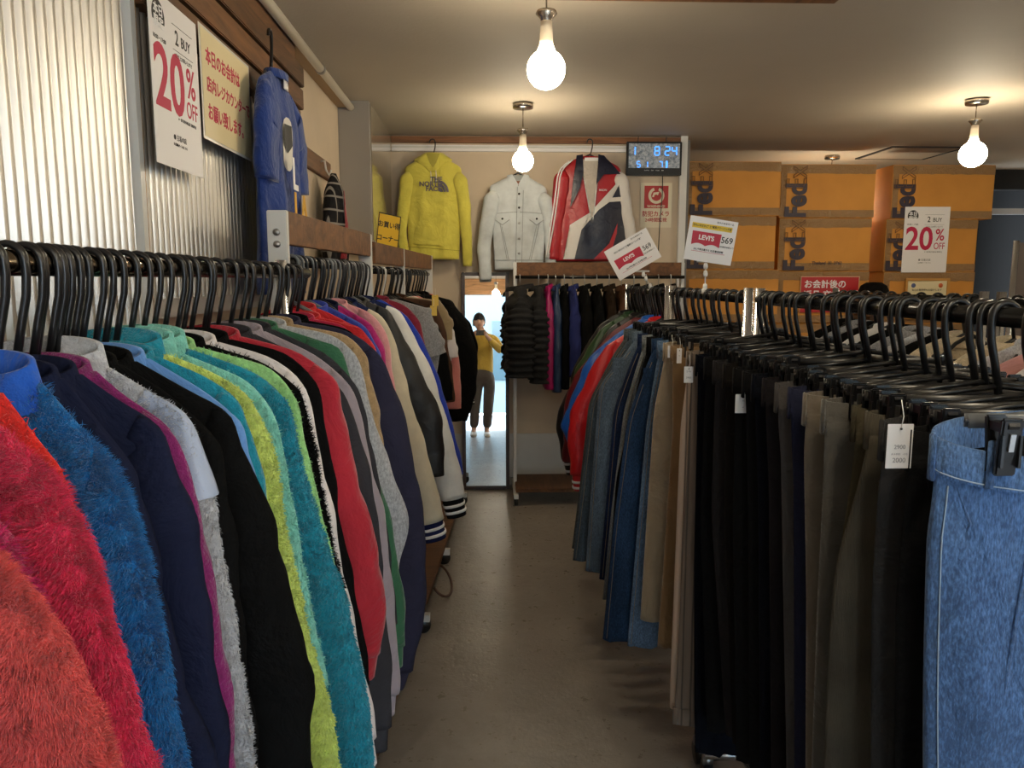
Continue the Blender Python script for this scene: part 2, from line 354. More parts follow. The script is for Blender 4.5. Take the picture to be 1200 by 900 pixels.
def sleeve_mesh(path, ru, ry, yoff=0, seed=0, n=16, m=34, wr=.07, puff=0, flat0=.35, side=0):
    """tube along a (u,z) path; ru, ry functions/values at start and end"""
    P = smooth_line(path, m + 1, 2); r = random.Random(seed); ph = [r.uniform(0, 6.28) for _ in range(4)]; vs = []; P2 = []
    for i in range(m + 1):
        t = i / m; a = P[max(0, i - 1)]; b = P[min(m, i + 1)]; T = (b - a) / (np.hypot(*(b - a)) + 1e-9); Nn = np.array([-T[1], T[0]])
        if Nn[0] < 0: Nn = -Nn
        R_ = ru[0] + (ru[1] - ru[0]) * t; Y_ = ry[0] + (ry[1] - ry[0]) * t
        dome = min(1, flat0 + t * 9) if t < .1 else 1
        if side:
            q_ = min(1, t / .30); q_ = q_ * q_ * (3 - 2 * q_); dome = .30 + .70 * q_; Y_ *= .75 + .25 * q_
            P2.append((P[i, 0] - side * Nn[0] * R_ * dome, P[i, 1] - (side * Nn[1]) * R_ * dome))
        cx_, cz_ = P2[-1] if side else P[i]
        for j in range(n):
            an = 2 * math.pi * j / n; ca, sa = math.cos(an), math.sin(an)
            k = 1 + wr * (math.sin(t * 24 + 2 * an + ph[0]) * .6 + math.sin(t * 11 - an + ph[1]) * .5 + math.sin(t * 47 + 3 * an + ph[2]) * .25)
            if puff: k *= .8 + .32 * abs(math.sin(math.pi * t * m * .03 / puff))
            du = R_ * dome * k * math.copysign(abs(ca) ** .85, ca); dy = Y_ * dome * k * math.copysign(abs(sa) ** .85, sa)
            vs.append((cx_ + Nn[0] * du, yoff + dy, cz_ + Nn[1] * du))
    fs = [(i * n + j, (i + 1) * n + j, (i + 1) * n + (j + 1) % n, i * n + (j + 1) % n) for i in range(m) for j in range(n)]
    fs += [tuple(range(n)), tuple(m * n + j for j in range(n))[::-1]]
    return MB().add(vs, fs), (np.array(P2) if side else P)
def ring(c, ru, ry, z0, z1, th=.006, n=26, tilt=0, flare=0, dip=0):
    """open fabric band (collar, waistband) with inner wall"""
    vs = []
    for (k, z) in ((1, z0), (1 + flare, z1), (1 + flare - th / ru, z1), (1 - th / ru, z0)):
        ky = (k if k == 1 or k == 1 + flare else k - th / ry + th / ru)
        for j in range(n):
            a = 2 * math.pi * j / n
            vs.append((c[0] + ru * k * math.cos(a), c[1] + ry * max(.2, ky) * math.sin(a), z + tilt * math.cos(a) + dip * math.sin(a)))
    fs = [(i * n + j, i * n + (j + 1) % n, (i + 1) * n + (j + 1) % n, (i + 1) * n + j) for i in range(3) for j in range(n)]
    return MB().add(vs, fs)
def fur(o, m, count, length, width, seed=0, name='pile', curl=.5, umin=None):
    """curved blades grown on the faces of o that can be seen from the aisle; one uncountable part"""
    me = o.data; rs = np.random.RandomState(seed)
    V = np.array([v.co[:] for v in me.vertices]); T = []
    for p in me.polygons:
        q = p.vertices
        if len(q) > 6: continue
        T.append((q[0], q[1], q[2]))
        if len(q) == 4: T.append((q[0], q[2], q[3]))
    T = np.array(T); A, B, C_ = V[T[:, 0]], V[T[:, 1]], V[T[:, 2]]
    Nn = np.cross(B - A, C_ - A); ar = np.linalg.norm(Nn, axis=1) + 1e-12; Nn /= ar[:, None]
    cen = (A + B + C_) / 3
    c0 = V.mean(0)
    # normals point outward: check against side of the flattened body
    wgt = ar * np.where(Nn[:, 1] < .35, 1, .06)
    if umin is not None: wgt = wgt * np.where(cen[:, 0] > umin, 1, .05)
    idx = rs.choice(len(T), count, p=wgt / wgt.sum()); r1 = np.sqrt(rs.rand(count)); r2 = rs.rand(count)
    P = A[idx] * (1 - r1)[:, None] + B[idx] * (r1 * (1 - r2))[:, None] + C_[idx] * (r1 * r2)[:, None]; N3 = Nn[idx]
    g = 1 / .018                                              # clumps: hair in one cell leans one way
    cell = np.floor(P * g + .35 * np.sin(P[:, [1, 2, 0]] * 170)).astype(int)
    hsh = (cell[:, 0] * 73856093 ^ cell[:, 1] * 19349663 ^ cell[:, 2] * 83492791) & 0xffff
    ang = hsh / 65535 * 6.283 * 3
    cl = np.c_[np.cos(ang), np.sin(ang * 1.7) * .4, np.sin(ang)]
    D = N3 * .75 + cl * curl + rs.randn(count, 3) * .28 + np.array([0, 0, -.35])
    D /= np.linalg.norm(D, axis=1)[:, None]; L_ = length * (.6 + .6 * rs.rand(count))
    S = np.cross(D, rs.randn(count, 3)); S /= np.linalg.norm(S, axis=1)[:, None]; S *= width / 2
    D2 = D + np.array([0, 0, -.6]) + cl * .5; D2 /= np.linalg.norm(D2, axis=1)[:, None]
    mid = P + D * (L_ * .55)[:, None]; tip = mid + D2 * (L_ * .5)[:, None]; P = P - N3 * .001
    VV = np.stack([P - S, P + S, mid + S * .8, mid - S * .8, tip], 1).reshape(-1, 3)
    b = np.arange(count)[:, None] * 5
    quad = (b + [0, 1, 2, 3]).ravel(); tri = (b + [3, 2, 4]).ravel()
    nm = bpy.data.meshes.new(name); nm.vertices.add(len(VV)); nm.vertices.foreach_set('co', VV.ravel())
    loops = np.concatenate([quad, tri]); nm.loops.add(len(loops)); nm.loops.foreach_set('vertex_index', loops)
    nm.polygons.add(count * 2)
    nm.polygons.foreach_set('loop_start', np.r_[np.arange(count) * 4, count * 4 + np.arange(count) * 3])
    nm.polygons.foreach_set('loop_total', np.r_[np.full(count, 4), np.full(count, 3)])
    nm.update(calc_edges=True); nm.polygons.foreach_set('use_smooth', np.ones(count * 2, bool)); nm.materials.append(m)
    q = bpy.data.objects.new(name, nm); COL.objects.link(q); q.parent = o; q['kind'] = 'stuff'
    return q
def patch(pts, shp, m, parent, name, off=.002, cuts=3, front=True):
    """cloth patch (pocket, yoke, panel) that follows the front of a Shape"""
    bm = bmesh.new(); vs = [bm.verts.new((p[0], 0, p[1])) for p in pts]; f = bm.faces.new(vs)
    bmesh.ops.triangulate(bm, faces=[f]); bmesh.ops.subdivide_edges(bm, edges=bm.edges[:], cuts=cuts, use_grid_fill=True)
    out = []
    for v in bm.verts:
        l, r = shp.extz(v.co.z); v.co.y = shp.y(min(max(v.co.x, l + .003), r - .003), v.co.z, l, r, front) - off
    me = bpy.data.meshes.new(name); bm.normal_update(); bm.to_mesh(me); bm.free(); me.materials.append(m)
    me.polygons.foreach_set('use_smooth', [True] * len(me.polygons))
    o = bpy.data.objects.new(name, me); COL.objects.link(o); o.parent = parent
    return o

# hangers ------------------------------------------------------------
_hm = {}
def make_hanger(root, s, kind='top', m=BLACKP, rail_r=.014, drop=.105, wid=.24, thick=.0042, arm=None, clipy=0):
    """s=+1 aisle at +x"""
    key = (s, kind, m.name, drop, wid, thick)
    if key not in _hm:
        rr = rail_r + thick * .9
        pts = [(-rr * 1.05, -.004)] + [(rr * math.cos(a), rr * math.sin(a) + .002) for a in np.linspace(math.pi, 0, 9)]
        pts += [(rr * 1.02, -.012), (rr * .9, -.035), (rr * .45, -.068), (.0, -drop)]
        hk = MB().tube([(s * u, 0, z) for u, z in pts], thick, 7, ry=1.35, up=(0, 1, 0))
        if kind == 'top':
            a = wid / 2; arc = [(-a, -drop - .105), (-a * .8, -drop - .075), (-a * .4, -drop - .028), (0, -drop), (a * .4, -drop - .028), (a * .8, -drop - .075), (a, -drop - .105)]
            ar = MB().tube([(u, 0, z) for u, z in arc], .0065, 7, ry=1.0, up=(0, 1, 0)); ar.tube([(-a * .8, 0, -drop - .080), (a * .8, 0, -drop - .080)], .003, 6)
            cl = None
        elif kind == 'wire':
            a = wid / 2; arc = [(-a, -drop - .09), (0, -drop), (a, -drop - .09), (-a, -drop - .09)]
            ar = MB().tube([(u, 0, z) for u, z in arc], .002, 6, up=(0, 1, 0)); cl = None
        else:
            a = wid / 2; ar = MB()
            ar.tube([(0, 0, -drop + .012), (s * .05, 0, -drop + .006), (s * a * .75, 0, -drop - .004)], .004, 6, up=(0, 1, 0)).tube([(0, 0, -drop + .012), (-s * .05, 0, -drop + .006), (-s * a * .75, 0, -drop - .004)], .004, 6, up=(0, 1, 0))
            ar.box((0, -.004, -drop - .008), (wid, .0025, .016)).box((0, .004, -drop - .008), (wid, .0025, .016)).box((0, 0, -drop - .008), (wid, .009, .0035))
            cl = MB().box((0, -.010, -.026), (.024, .007, .066), Matrix.Rotation(.12, 3, 'X'), bev=.002).box((0, .010, -.026), (.024, .007, .066), Matrix.Rotation(-.12, 3, 'X'), bev=.002).box((0, 0, -.004), (.020, .022, .010)).tube([(-.006, -.0135, -.001), (.006, -.0135, -.001)], .005, 8).box((-.010, -.0150, -.030), (.003, .004, .036)).box((.010, -.0150, -.030), (.003, .004, .036))
        ins = MB().box((0, -.0155, -.020), (.006, .003, .020), Matrix.Rotation(.12, 3, 'X')).box((0, -.0145, -.001), (.015, .002, .008), bev=.0008) if kind == 'clip' else None
        d = [hk.build('hook', m), ar.build('shoulder_bar' if kind != 'clip' else 'crossbar', m), cl.build('clip', BLACKP, None, False) if cl else None, ins.build('spring', STEEL, None, False) if ins else None]
        for o in d:
            if o: recalc(o); COL.objects.unlink(o)
        _hm[key] = d
    d = _hm[key]
    def inst(src, par, loc=(0, 0, 0)):
        c = src.copy(); c.name = src.name.split('.')[0]; COL.objects.link(c); c.parent = par; c.location = loc; return c
    inst(d[0], root)
    if arm:
        pts = [(0, -drop)] + [(u, z) for u, z in arm]
        full = [(-u, z) for u, z in pts[::-1]] + pts[1:]
        recalc(MB().tube([(s * u, 0, z) for u, z in full], .0055 if kind != 'wire' else .002, 7, up=(0, 1, 0)).build('shoulder_bar', m, root))
    else: inst(d[1], root)
    if kind == 'clip':
        for u in (s * wid * .46, -s * wid * .46):
            c = inst(d[2], root, (u, -clipy, -drop - .002)); inst(d[3], c)
def hanger(loc, s, label, group, kind='top', m=BLACKP, rot=0, **k):
    names = {'top': 'plastic_hanger', 'wire': 'wire_hanger', 'clip': 'clip_hanger'}
    t = thing(names[kind], label, 'hanger', loc, (0, 0, rot), group); make_hanger(t, s, kind, m, **k); return t

# garments ------------------------------------------------------------
def mirror(line, lim): return [(-min(u, lim), z) for u, z in line]
def top(name, label, cat, rail, s, edge, T=.018, body=None, sleeve=None, collar=None, cuff=None, lower=None, lower_t=.8, rot=0, group=None, fold=.0055, seed=1,
        sl=(.060, .042), sly=None, short=False, lim=.25, fuzz=None, puff=0, stripes=None, hood=False, hem=True, hang=True, hangm=BLACKP, hk='top', zdrop=.13, inset=.03, cuffl=.05, twist=0, collar_h=.014, yoke=None, nobody_below=None):
    """a garment hung at `rail`; edge = outline (u,z) from the neck over the shoulder to the sleeve end"""
    t = thing(name, label, cat, rail, (0, 0, rot), group)
    E = [(u, z) for u, z in edge]
    # the shoulder is where the outline first gets steep
    si = 1
    for i in range(1, len(E) - 1):
        du = E[i + 1][0] - E[i][0]; dz = E[i][1] - E[i + 1][1]
        if dz > 1.4 * du: si = i; break
    nu = E[0][0]
    Rb = [E[0]] + E[1:si + 1] + [(max(nu, u - inset * min(1, .4 + .6 * k)), z) for k, (u, z) in enumerate(E[si + 1:])]
    if nobody_below: Rb = [p for p in Rb if p[1] > nobody_below] + [(Rb[si][0] * .98, nobody_below)]
    Lb = [(-u, z) for u, z in Rb]; Lb = [(max(u, -lim), z) for u, z in Lb]
    sg = lambda L: [(s * u, z) for u, z in L]
    if s > 0: shp = Shape(Rb, Lb, T, fold, seed, puff=puff)
    else:
        shp = Shape(sg(Lb), sg(Rb), T, fold, seed, puff=puff)
    bd = recalc(shp.mesh(40, 18).build('body', body, t))
    if lower:
        shp2 = Shape(shp.R.tolist(), shp.L.tolist(), T + .003, fold, seed); shp2.R = shp.R; shp2.L = shp.L; shp2.ph = shp.ph
        recalc(shp2.mesh(12, 18, lower_t, 1.0).build('lower_panel', lower, t))
    parts = [bd]
    sly = sly or (T * 1.15, T * 1.0)
    def slv(line, sgn):
        k0 = max(0, si - 1); a0, b0 = line[k0], line[si]
        P = [(a0[0] * .55 + b0[0] * .45, a0[1] * .55 + b0[1] * .45 - .002)] + list(line[si:])
        P = [(sgn * u, z) for u, z in P]
        q, C = sleeve_mesh(P, sl, sly, -.004, seed + 3, wr=.075 if not fuzz else .03, puff=puff, side=sgn, m=44)
        o = recalc(q.build('sleeve', sleeve or body, t)); parts.append(o)
        if yoke:
            vv = [tuple(Vector((C[i // 16][0], -.004, C[i // 16][1])) + (Vector(q.v[i]) - Vector((C[i // 16][0], -.004, C[i // 16][1]))) * 1.13) for i in range(16 * yoke[1])]
            recalc(MB().add(vv, [(i * 16 + j, (i + 1) * 16 + j, (i + 1) * 16 + (j + 1) % 16, i * 16 + (j + 1) % 16) for i in range(yoke[1] - 1) for j in range(16)]).build('sleeve_yoke', yoke[0], o))
            c2 = C[yoke[1] - 1]
        if cuff and not short:
            e, d_ = C[-1], C[-1] - C[-3]; d_ = d_ / np.hypot(*d_)
            cp = [(e - d_ * .004), e + d_ * cuffl * .5, e + d_ * cuffl]
            q2, _ = sleeve_mesh([tuple(x) for x in cp], (sl[1] * .86, sl[1] * .78), (sly[1] * .9, sly[1] * .85), -.004, seed, n=14, m=6, wr=0, flat0=1)
            oc = recalc(q2.build('cuff', cuff, t))
            if stripes:
                for k in stripes:
                    a = e + d_ * cuffl * (k - .07); b = e + d_ * cuffl * (k + .07)
                    q3, _ = sleeve_mesh([tuple(a), tuple((a + b) / 2), tuple(b)], (sl[1] * .90, sl[1] * .88), (sly[1] * 1.0, sly[1] * .98), -.004, seed, n=14, m=2, wr=0, flat0=1)
                    recalc(q3.build('stripe', PAPER, oc))
    slv(E, s)
    W = [(min(u, lim + .0), z) for u, z in E]
    if E[si][0] < lim + .15 and not nobody_below: slv(W, -s)
    if collar:
        z0 = E[0][1] - .006
        if hood:
            hp = MB(); n = 14; vs = []
            for i in range(9):
                a = i / 8; rr = (nu + .02) * (math.sin(math.pi * (.18 + .72 * a)) ** .6)
                for j in range(n):
                    an = 2 * math.pi * j / n; vs.append((rr * math.cos(an), T * 1.2 + (T * 1.3) * math.sin(an) * (.6 + .4 * math.sin(math.pi * a)), z0 + .025 - a * .13))
            hp.add(vs, [(i * n + j, (i + 1) * n + j, (i + 1) * n + (j + 1) % n, i * n + (j + 1) % n) for i in range(8) for j in range(n)] + [tuple(range(n)), tuple(8 * n + j for j in range(n))])
            recalc(hp.build('hood', collar, t))
        recalc(ring((0, 0), nu * 1.02, max(T * 1.15, .02), z0 - .016, z0 + collar_h, th=.006, flare=-.12, dip=.012).build('collar', collar, t))
    if fuzz:
        fm, cnt, ln, wd = fuzz
        for k, p in enumerate(parts):
            u_ = None
            fur(p, fm, int(cnt * (.5 if k == 0 else (.45 if k == 1 else .05))), ln, wd, seed + k)
    SE = smooth_line(E[:si + 2], 16, 1); arm = [(min(u, max(.02, u - .018)), z - .016) for u, z in SE if u < .20][::2] or [(.05, -.14)]
    if hang: hanger(rail, s, ('black plastic hanger' if hk == 'top' else 'thin wire hanger') + ' holding the ' + short_label(label), None, hk, hangm, rot, arm=arm)
    return t, shp
def short_label(l):
    w_ = l.split(); return ' '.join(w_[:11])
def px_edge(rail, s, d, pts):
    """outline given where it is seen in the plane y=d, returned in the garment's own coordinates"""
    out = []
    for p in pts:
        x, z = atY(p[0], p[1], d); out.append(((x - rail[0]) * s, z - rail[2]))
    return out

def pants(name, label, rail, s, edge, waist=None, leg=None, T=.022, band=None, hemw=.17, seed=1, cuff=None, tag_=None, loops=2, zw=-.135, halfw=.20, open_=.022, pocket=None, pcol=None, dip=.006, group=None, fold=.0075, crease=True, yaw=0, inner=True, clipw=.34, hangm=BLACKP, stitch=None):
    t = thing(name, label, 'trousers', rail, (0, 0, yaw), group)
    E = [(u, z) for u, z in edge]; zt = zw
    if E[0][1] > zt - .05: E = E[1:] if len(E) > 2 and E[1][1] < zt - .05 else E
    top_u = halfw
    E = [(top_u, zt - .032), (top_u + (E[0][0] - top_u) * .3, zt - .09)] + [p for p in E if p[1] < zt - .10]
    zb = E[-1][1]; band = band or leg
    # outer leg and inner leg
    def legm(outer, inner, sd, yo=0, hem_cut=0):
        Rr = [(s * u, z) for u, z in outer]; Ll = [(s * u, z) for u, z in inner]
        if s < 0: Rr, Ll = Ll, Rr
        sh = Shape(Rr, Ll, T, fold, sd, k=95, top=.8, power=1.8)
        mm = sh.mesh(40, 14)
        if yo: mm.v = [(a, b + yo, c) for a, b, c in mm.v]
        return mm, sh
    zc = zt - .27
    inn = [(-.012, zt - .032), (-.008, zc)] + [(E[-1][0] - hemw - (.0) , zb)]
    m1, sh1 = legm(E, inn, seed, -.003)
    recalc(m1.build('leg', leg, t))
    if inner:
        o2 = [(.012, zt - .032), (.008, zc), (E[-1][0] - hemw * .9 - .005, zb + .01)]
        i2 = [(-top_u, zt - .032), (-top_u * .98, zc), (E[-1][0] - 2 * hemw * .9, zb + .01)]
        m2, _ = legm(o2, i2, seed + 5, .004)
        recalc(m2.build('leg', leg, t))
    bd = recalc(ring((0, 0), top_u + .003, max(T * .95, open_), zt - .042, zt, th=.004, dip=dip, n=36).build('waistband', band, t))
    by = max(T * .95, open_)
    for i in range(loops):
        u = s * (top_u * (.80 - .62 * i)); q = math.sqrt(max(0, 1 - (u / top_u) ** 2))
        MB().box((u, -by * q - .003, zt - .026), (.010, .004, .056), bev=.0012).build('belt_loop', band, t)
    MB().box((s * (top_u + .003), 0, zt - .026), (.004, .012, .056), bev=.0012).build('belt_loop', band, t)
    if pocket:
        l_, r_ = sh1.extz(zt - .15); uo = r_ if s > 0 else l_
        pp = [(uo - s * .012, zt - .09), (uo - s * .10, zt - .09), (uo - s * .10, zt - .19), (uo - s * .055, zt - .21), (uo - s * .012, zt - .19)]
        if s > 0: pp = pp[::-1]
        if pocket == 'patch': patch(pp, sh1, pcol or leg, t, 'pocket', .006)
        else:
            o = MB().tube([(uo - s * .02, sh1.y(uo - s * .02, zt - .06, l_, r_) - .001, zt - .055), (uo - s * .035, sh1.y(uo - s * .035, zt - .1, l_, r_) - .002, zt - .10), (uo - s * .012, -.004, zt - .19)], .0016, 6).build('pocket', pcol or leg, t)
    if stitch:
        for dz in (zt - .038,):
            pts = [(top_u * 1.012 * math.cos(a), -by * 1.06 * abs(math.sin(a)), dz - dip * abs(math.sin(a))) for a in np.linspace(.05, math.pi - .05, 20)]
            MB().tube(pts, .0009, 4).build('stitching', stitch, t)
        pts = []
        for tt in np.linspace(.04, .99, 30):
            l, r, z = sh1.ext(tt); u = (r if s > 0 else l) - s * .010; pts.append((u, sh1.y(u, z, l, r) - .0045, z))
        MB().tube(pts, .0009, 4).build('stitching', stitch, t)
    if cuff:
        l, r = sh1.extz(zb + .02); c = (l + r) / 2; hw = (r - l) / 2
        recalc(ring((c, -.003), hw + .004, T * 1.15, zb - .002, zb + .045, th=.004).build('turn_up', cuff, t))
    hanger(rail, s, 'black clip hanger holding the ' + short_label(label), None, 'clip', hangm, yaw, thick=.0050, drop=-zw - .025, wid=clipw, clipy=max(0, by - .018))
    return t, sh1
# ------------------------------------------------------------------ racks
def tube_rack(label, x, z, y0, y1, m, r=.014, post=CHROME, ends=(True, True), top=.03, inset=0):
    t = thing('clothes_rack', label, 'rack', (x, (y0 + y1) / 2, 0))
    h = (y1 - y0) / 2
    recalc(MB().tube([(0, -h, z), (0, h, z)], r, 16).build('rail', m, t))
    for e, yy in zip(ends, (-h + inset, h - inset)):
        if not e: continue
        recalc(MB().tube([(0, yy, .10), (0, yy, z + top)], .0135, 16).build('post', post, t))
        recalc(MB().tube([(-.105, yy, .085), (.105, yy, .085)], .0165, 12).build('foot', post, t))
        for xx in (-.095, .095):
            c = recalc(MB().tube([(xx - .011, yy, .034), (xx + .011, yy, .034)], .034, 18).build('caster', BLACKP, t))
            MB().box((xx, yy, .072), (.03, .03, .03), bev=.004).build('caster_fork', STEEL, c)
    recalc(MB().tube([(0, -h + inset, .10), (0, h - inset, .10)], .012, 12).build('base_bar', post, t))
    return t
LX, LZ = -.50, 1.468
tube_rack('nearest left rack, dark tube rail full of fleeces and sweatshirts', LX, LZ, .24, 2.16, BRONZE, inset=.26)
RX, RZ = .73, 1.398
tube_rack('right rack of dark trousers and blue denim nearest the camera', RX, RZ, .62, 2.03, BLACKT)
tube_rack('right rack of jeans, standing behind the rack of dark trousers', RX, RZ, 2.12, 3.00, BLACKT)
tube_rack('right rack at the far end carrying the sporty jackets', RX, RZ, 3.07, 3.95, BLACKT)
tube_rack('side rack seen between the hooks behind the black trousers', 1.52, 1.385, 1.55, 2.22, BLACKT)
tube_rack('side rack whose hooks line up in front of the cardboard boxes', 1.52, 1.385, 2.30, 3.30, BLACKT)
def board_rack(label, p0, p1, ztop, posts, plank='header_board', rz=1.49, bh=.085, depth=.0, shelf=True, screws=False):
    a, b = Vector(p0), Vector(p1); d = (b - a); L = d.length; ang = math.atan2(d.y, d.x)
    t = thing('wooden_header_rack', label, 'rack', (a.x, a.y, 0), (0, 0, ang))
    for q in posts:
        o = MB().box((q, 0, ztop / 2 + .02), (.022, .05, ztop - .04), bev=.002).build('post', WHITEM, t, False)
        MB().box((q, -.02, .065), (.03, .42, .03)).build('foot', WHITEM, o, False)
        for yy in (-.2, .18):
            MB().tube([(q - .012, yy, .034), (q + .012, yy, .034)], .034, 16).build('caster', BLACKP, o)
        if screws:
            for zz in (.055, .085): MB().tube([(q - .016, 0, ztop - zz), (q - .010, 0, ztop - zz)], .009, 14).build('screw', STEEL, o)
            screws = False
    MB().box((L / 2, -.012, ztop - bh / 2), (L, .022, bh), bev=.002).build(plank, TIMB2, t, False)
    recalc(MB().tube([(0, -.05 if shelf else 0, rz), (L, -.05 if shelf else 0, rz)], .011, 12).build('rail', BLACKT, t))
    MB().box((L / 2, -.02, .10), (L, .38, .025), bev=.002).build('bottom_shelf', TIMB, t, False)
    return t
WX = lambda y: -.53 + (y - 2.0) * .17 / 2.9
board_rack('left wall rack with wooden header board starting at the white post with two screws', (WX(2.0), 2.0, 0), (WX(3.04), 3.04, 0), 1.625, (0.0, 1.03), rz=1.495, shelf=False, screws=True)
board_rack('left wall rack with wooden header board reaching the rear wall', (WX(3.10), 3.10, 0), (WX(4.9), 4.9, 0), 1.60, (.70, 1.75), rz=1.485, shelf=False)
bk = board_rack('white framed rack with wooden header board against the rear wall', (.186, 5.0, 0), (1.28, 5.0, 0), 1.562, (0.0, 1.09), rz=1.468)

# ------------------------------------------------------------------ left rack, nearest first
C_ = lambda n, c, k='knit', r=.9: cloth(n, c, k, r)
def L(d, lab, pts, body, name='sweatshirt', cat=None, n0=None, **k):
    rail = (LX, d, LZ)
    e = px_edge(rail, 1, d, pts)
    neck = (.068, -.118)
    e = [neck] + [p for p in e if p[0] > .085 and p[1] < -.12]
    return top(name, lab, cat or name.replace('_', ' '), rail, 1, e, body=body, seed=int(d * 1000), **k)
coral = C_('coral fur', (.82, .10, .09), 'fur'); pink = C_('hot pink fur', (.78, .018, .085), 'fur'); mag = C_('magenta fur', (.62, .01, .13), 'fur')
redor = C_('scarlet fleece', (.75, .02, .012), 'fur'); blu = C_('azure fur', (.0, .16, .46), 'fur'); royal = C_('royal fleece', (.005, .09, .50))
navyf = C_('navy fleece', (.010, .013, .035)); purp = C_('purple fleece', (.22, .005, .12), 'fur'); gsh = C_('pale grey fur', (.50, .51, .54), 'fur')
ltb = C_('light blue nylon', (.36, .42, .55), 'satin'); blk = C_('black fleece', (.003, .003, .003)); lbl = C_('sky blue lining', (.12, .28, .62))
lime = C_('lime fur', (.62, .74, .16), 'fur'); mint = C_('mint fur', (.22, .62, .52), 'fur'); teal = C_('teal fur', (.0, .26, .37), 'fur'); lime2 = C_('pale green fur', (.35, .68, .25), 'fur')
bfur = C_('black fur', (.004, .004, .004), 'fur'); cream = C_('off white rib', (.72, .66, .64)); red = C_('faded red sweat', (.42, .012, .028)); char = C_('charcoal sweat', (.035, .034, .040))
lil = C_('lilac grey sweat', (.34, .28, .31)); grn = C_('forest green sweat', (.030, .13, .060)); hea = C_('heather grey', (.44, .44, .46), 'heather'); nvy = C_('faded navy sweat', (.030, .029, .058)); tan = C_('tan pile', (.50, .33, .16), 'fur')
L(.56, 'shaggy coral pink fur jacket in the lower left corner', [(-50, 600), (-15, 640), (55, 728), (94, 785), (132, 900), (145, 960)], coral, 'fur_jacket', 'jacket', T=.030, fuzz=(coral, 100000, .0095, .0008), sl=(.055, .055), collar=coral)
L(.61, 'magenta fleece showing as a thin bright strip beside the coral fur', [(-60, 560), (-20, 588), (18, 633), (62, 745), (95, 900)], mag, 'fleece_jacket', 'jacket', T=.020, fuzz=(mag, 26000, .009, .0011), collar=mag)
L(.65, 'hot pink shaggy fleece jacket between magenta and azure fleeces', [(-50, 478), (-5, 518), (66, 562), (94, 611), (138, 755), (182, 900), (192, 960)], pink, 'fleece_jacket', 'jacket', T=.024, fuzz=(pink, 100000, .0095, .0009), sl=(.05, .05), collar=mag)
L(.69, 'scarlet fleece peeping out above the hot pink fleece shoulder', [(-40, 490), (0, 508), (60, 535), (78, 552), (92, 600), (130, 755), (160, 900)], redor, 'fleece_jacket', 'jacket', T=.016, fuzz=(redor, 16000, .008, .0012))
L(.752, 'azure blue sherpa jacket with a royal blue stand collar', [(0, 425), (45, 465), (74, 505), (144, 558), (176, 678), (220, 900), (228, 960)], blu, 'sherpa_jacket', 'jacket', T=.024, fuzz=(blu, 100000, .0095, .0010), sl=(.052, .052), collar=royal, collar_h=.026)
L(.79, 'navy fleece with a royal blue lower panel behind the azure sherpa', [(50, 455), (90, 500), (161, 550), (200, 711), (222, 811), (262, 905)], navyf, 'fleece_jacket', 'jacket', T=.018, lower=royal, lower_t=.80, collar=navyf)
L(.825, 'smooth dark navy jacket with broad shoulder beside the purple strip', [(72, 444), (140, 470), (194, 500), (233, 622), (267, 844), (272, 950)], navyf, 'fleece_jacket', 'jacket', T=.020, collar=navyf)
L(.855, 'deep purple fleece edge between navy jacket and pale grey sherpa', [(72, 430), (140, 460), (205, 502), (245, 622), (276, 844), (282, 950)], purp, 'fleece_jacket', 'jacket', T=.014, collar=purp)
gt, gs = L(.887, 'pale grey sherpa jacket with a light blue smooth yoke', [(136, 448), (222, 486), (250, 567), (272, 705), (300, 889), (304, 950)], gsh, 'sherpa_jacket', 'jacket', T=.018, fuzz=(gsh, 60000, .006, .0011), sl=(.048, .045), collar=gsh, collar_h=.03, yoke=(ltb, 13))
L(.915, 'thin black jacket hidden behind the pale grey sherpa', [(110, 430), (200, 462), (262, 520), (285, 705), (305, 900)], blk, 'jacket', 'jacket', T=.014, collar=blk)
L(.955, 'big matte black fleece with a wide hanging sleeve', [(150, 425), (240, 468), (272, 481), (299, 561), (325, 615), (344, 700), (371, 790), (360, 850), (376, 940)], blk, 'fleece_jacket', 'jacket', T=.020, sl=(.07, .05), collar=blk)
L(.99, 'sky blue fleece shown as a narrow strip left of the lime sherpa', [(155, 395), (240, 458), (283, 492), (304, 567), (330, 700), (350, 860)], lbl, 'fleece_jacket', 'jacket', T=.012, collar=lbl)
L(1.015, 'dark teal fleece bordering the lime sherpa on its left', [(165, 388), (240, 440), (285, 470), (312, 567), (335, 700), (352, 860)], teal, 'fleece_jacket', 'jacket', T=.012, collar=teal)
L(1.045, 'lemon lime sherpa jacket with a long pale yellow edge', [(180, 392), (240, 431), (293, 460), (320, 519), (341, 647), (365, 753), (395, 860), (402, 940)], lime, 'sherpa_jacket', 'jacket', T=.018, fuzz=(lime, 60000, .006, .0012), sl=(.045, .045), collar=teal, collar_h=.03)
L(1.085, 'mint green sherpa jacket between the lime and teal ones', [(190, 378), (240, 412), (293, 446), (325, 487), (336, 540), (360, 680), (385, 800)], mint, 'sherpa_jacket', 'jacket', T=.015, fuzz=(mint, 26000, .006, .0012), collar=mint, collar_h=.03)
L(1.125, 'teal blue sherpa jacket hanging lowest beside the red sweatshirt', [(210, 375), (250, 402), (304, 437), (341, 471), (357, 556), (400, 679), (427, 796), (437, 860), (441, 920)], teal, 'sherpa_jacket', 'jacket', T=.020, fuzz=(teal, 60000, .006, .0012), sl=(.05, .05), collar=mint, collar_h=.03)
L(1.16, 'pale green sherpa edge behind the teal sherpa shoulder', [(215, 365), (250, 385), (320, 430), (350, 468), (368, 560), (400, 690), (425, 800)], lime2, 'sherpa_jacket', 'jacket', T=.012, fuzz=(lime2, 20000, .005, .0012), collar=lime2)
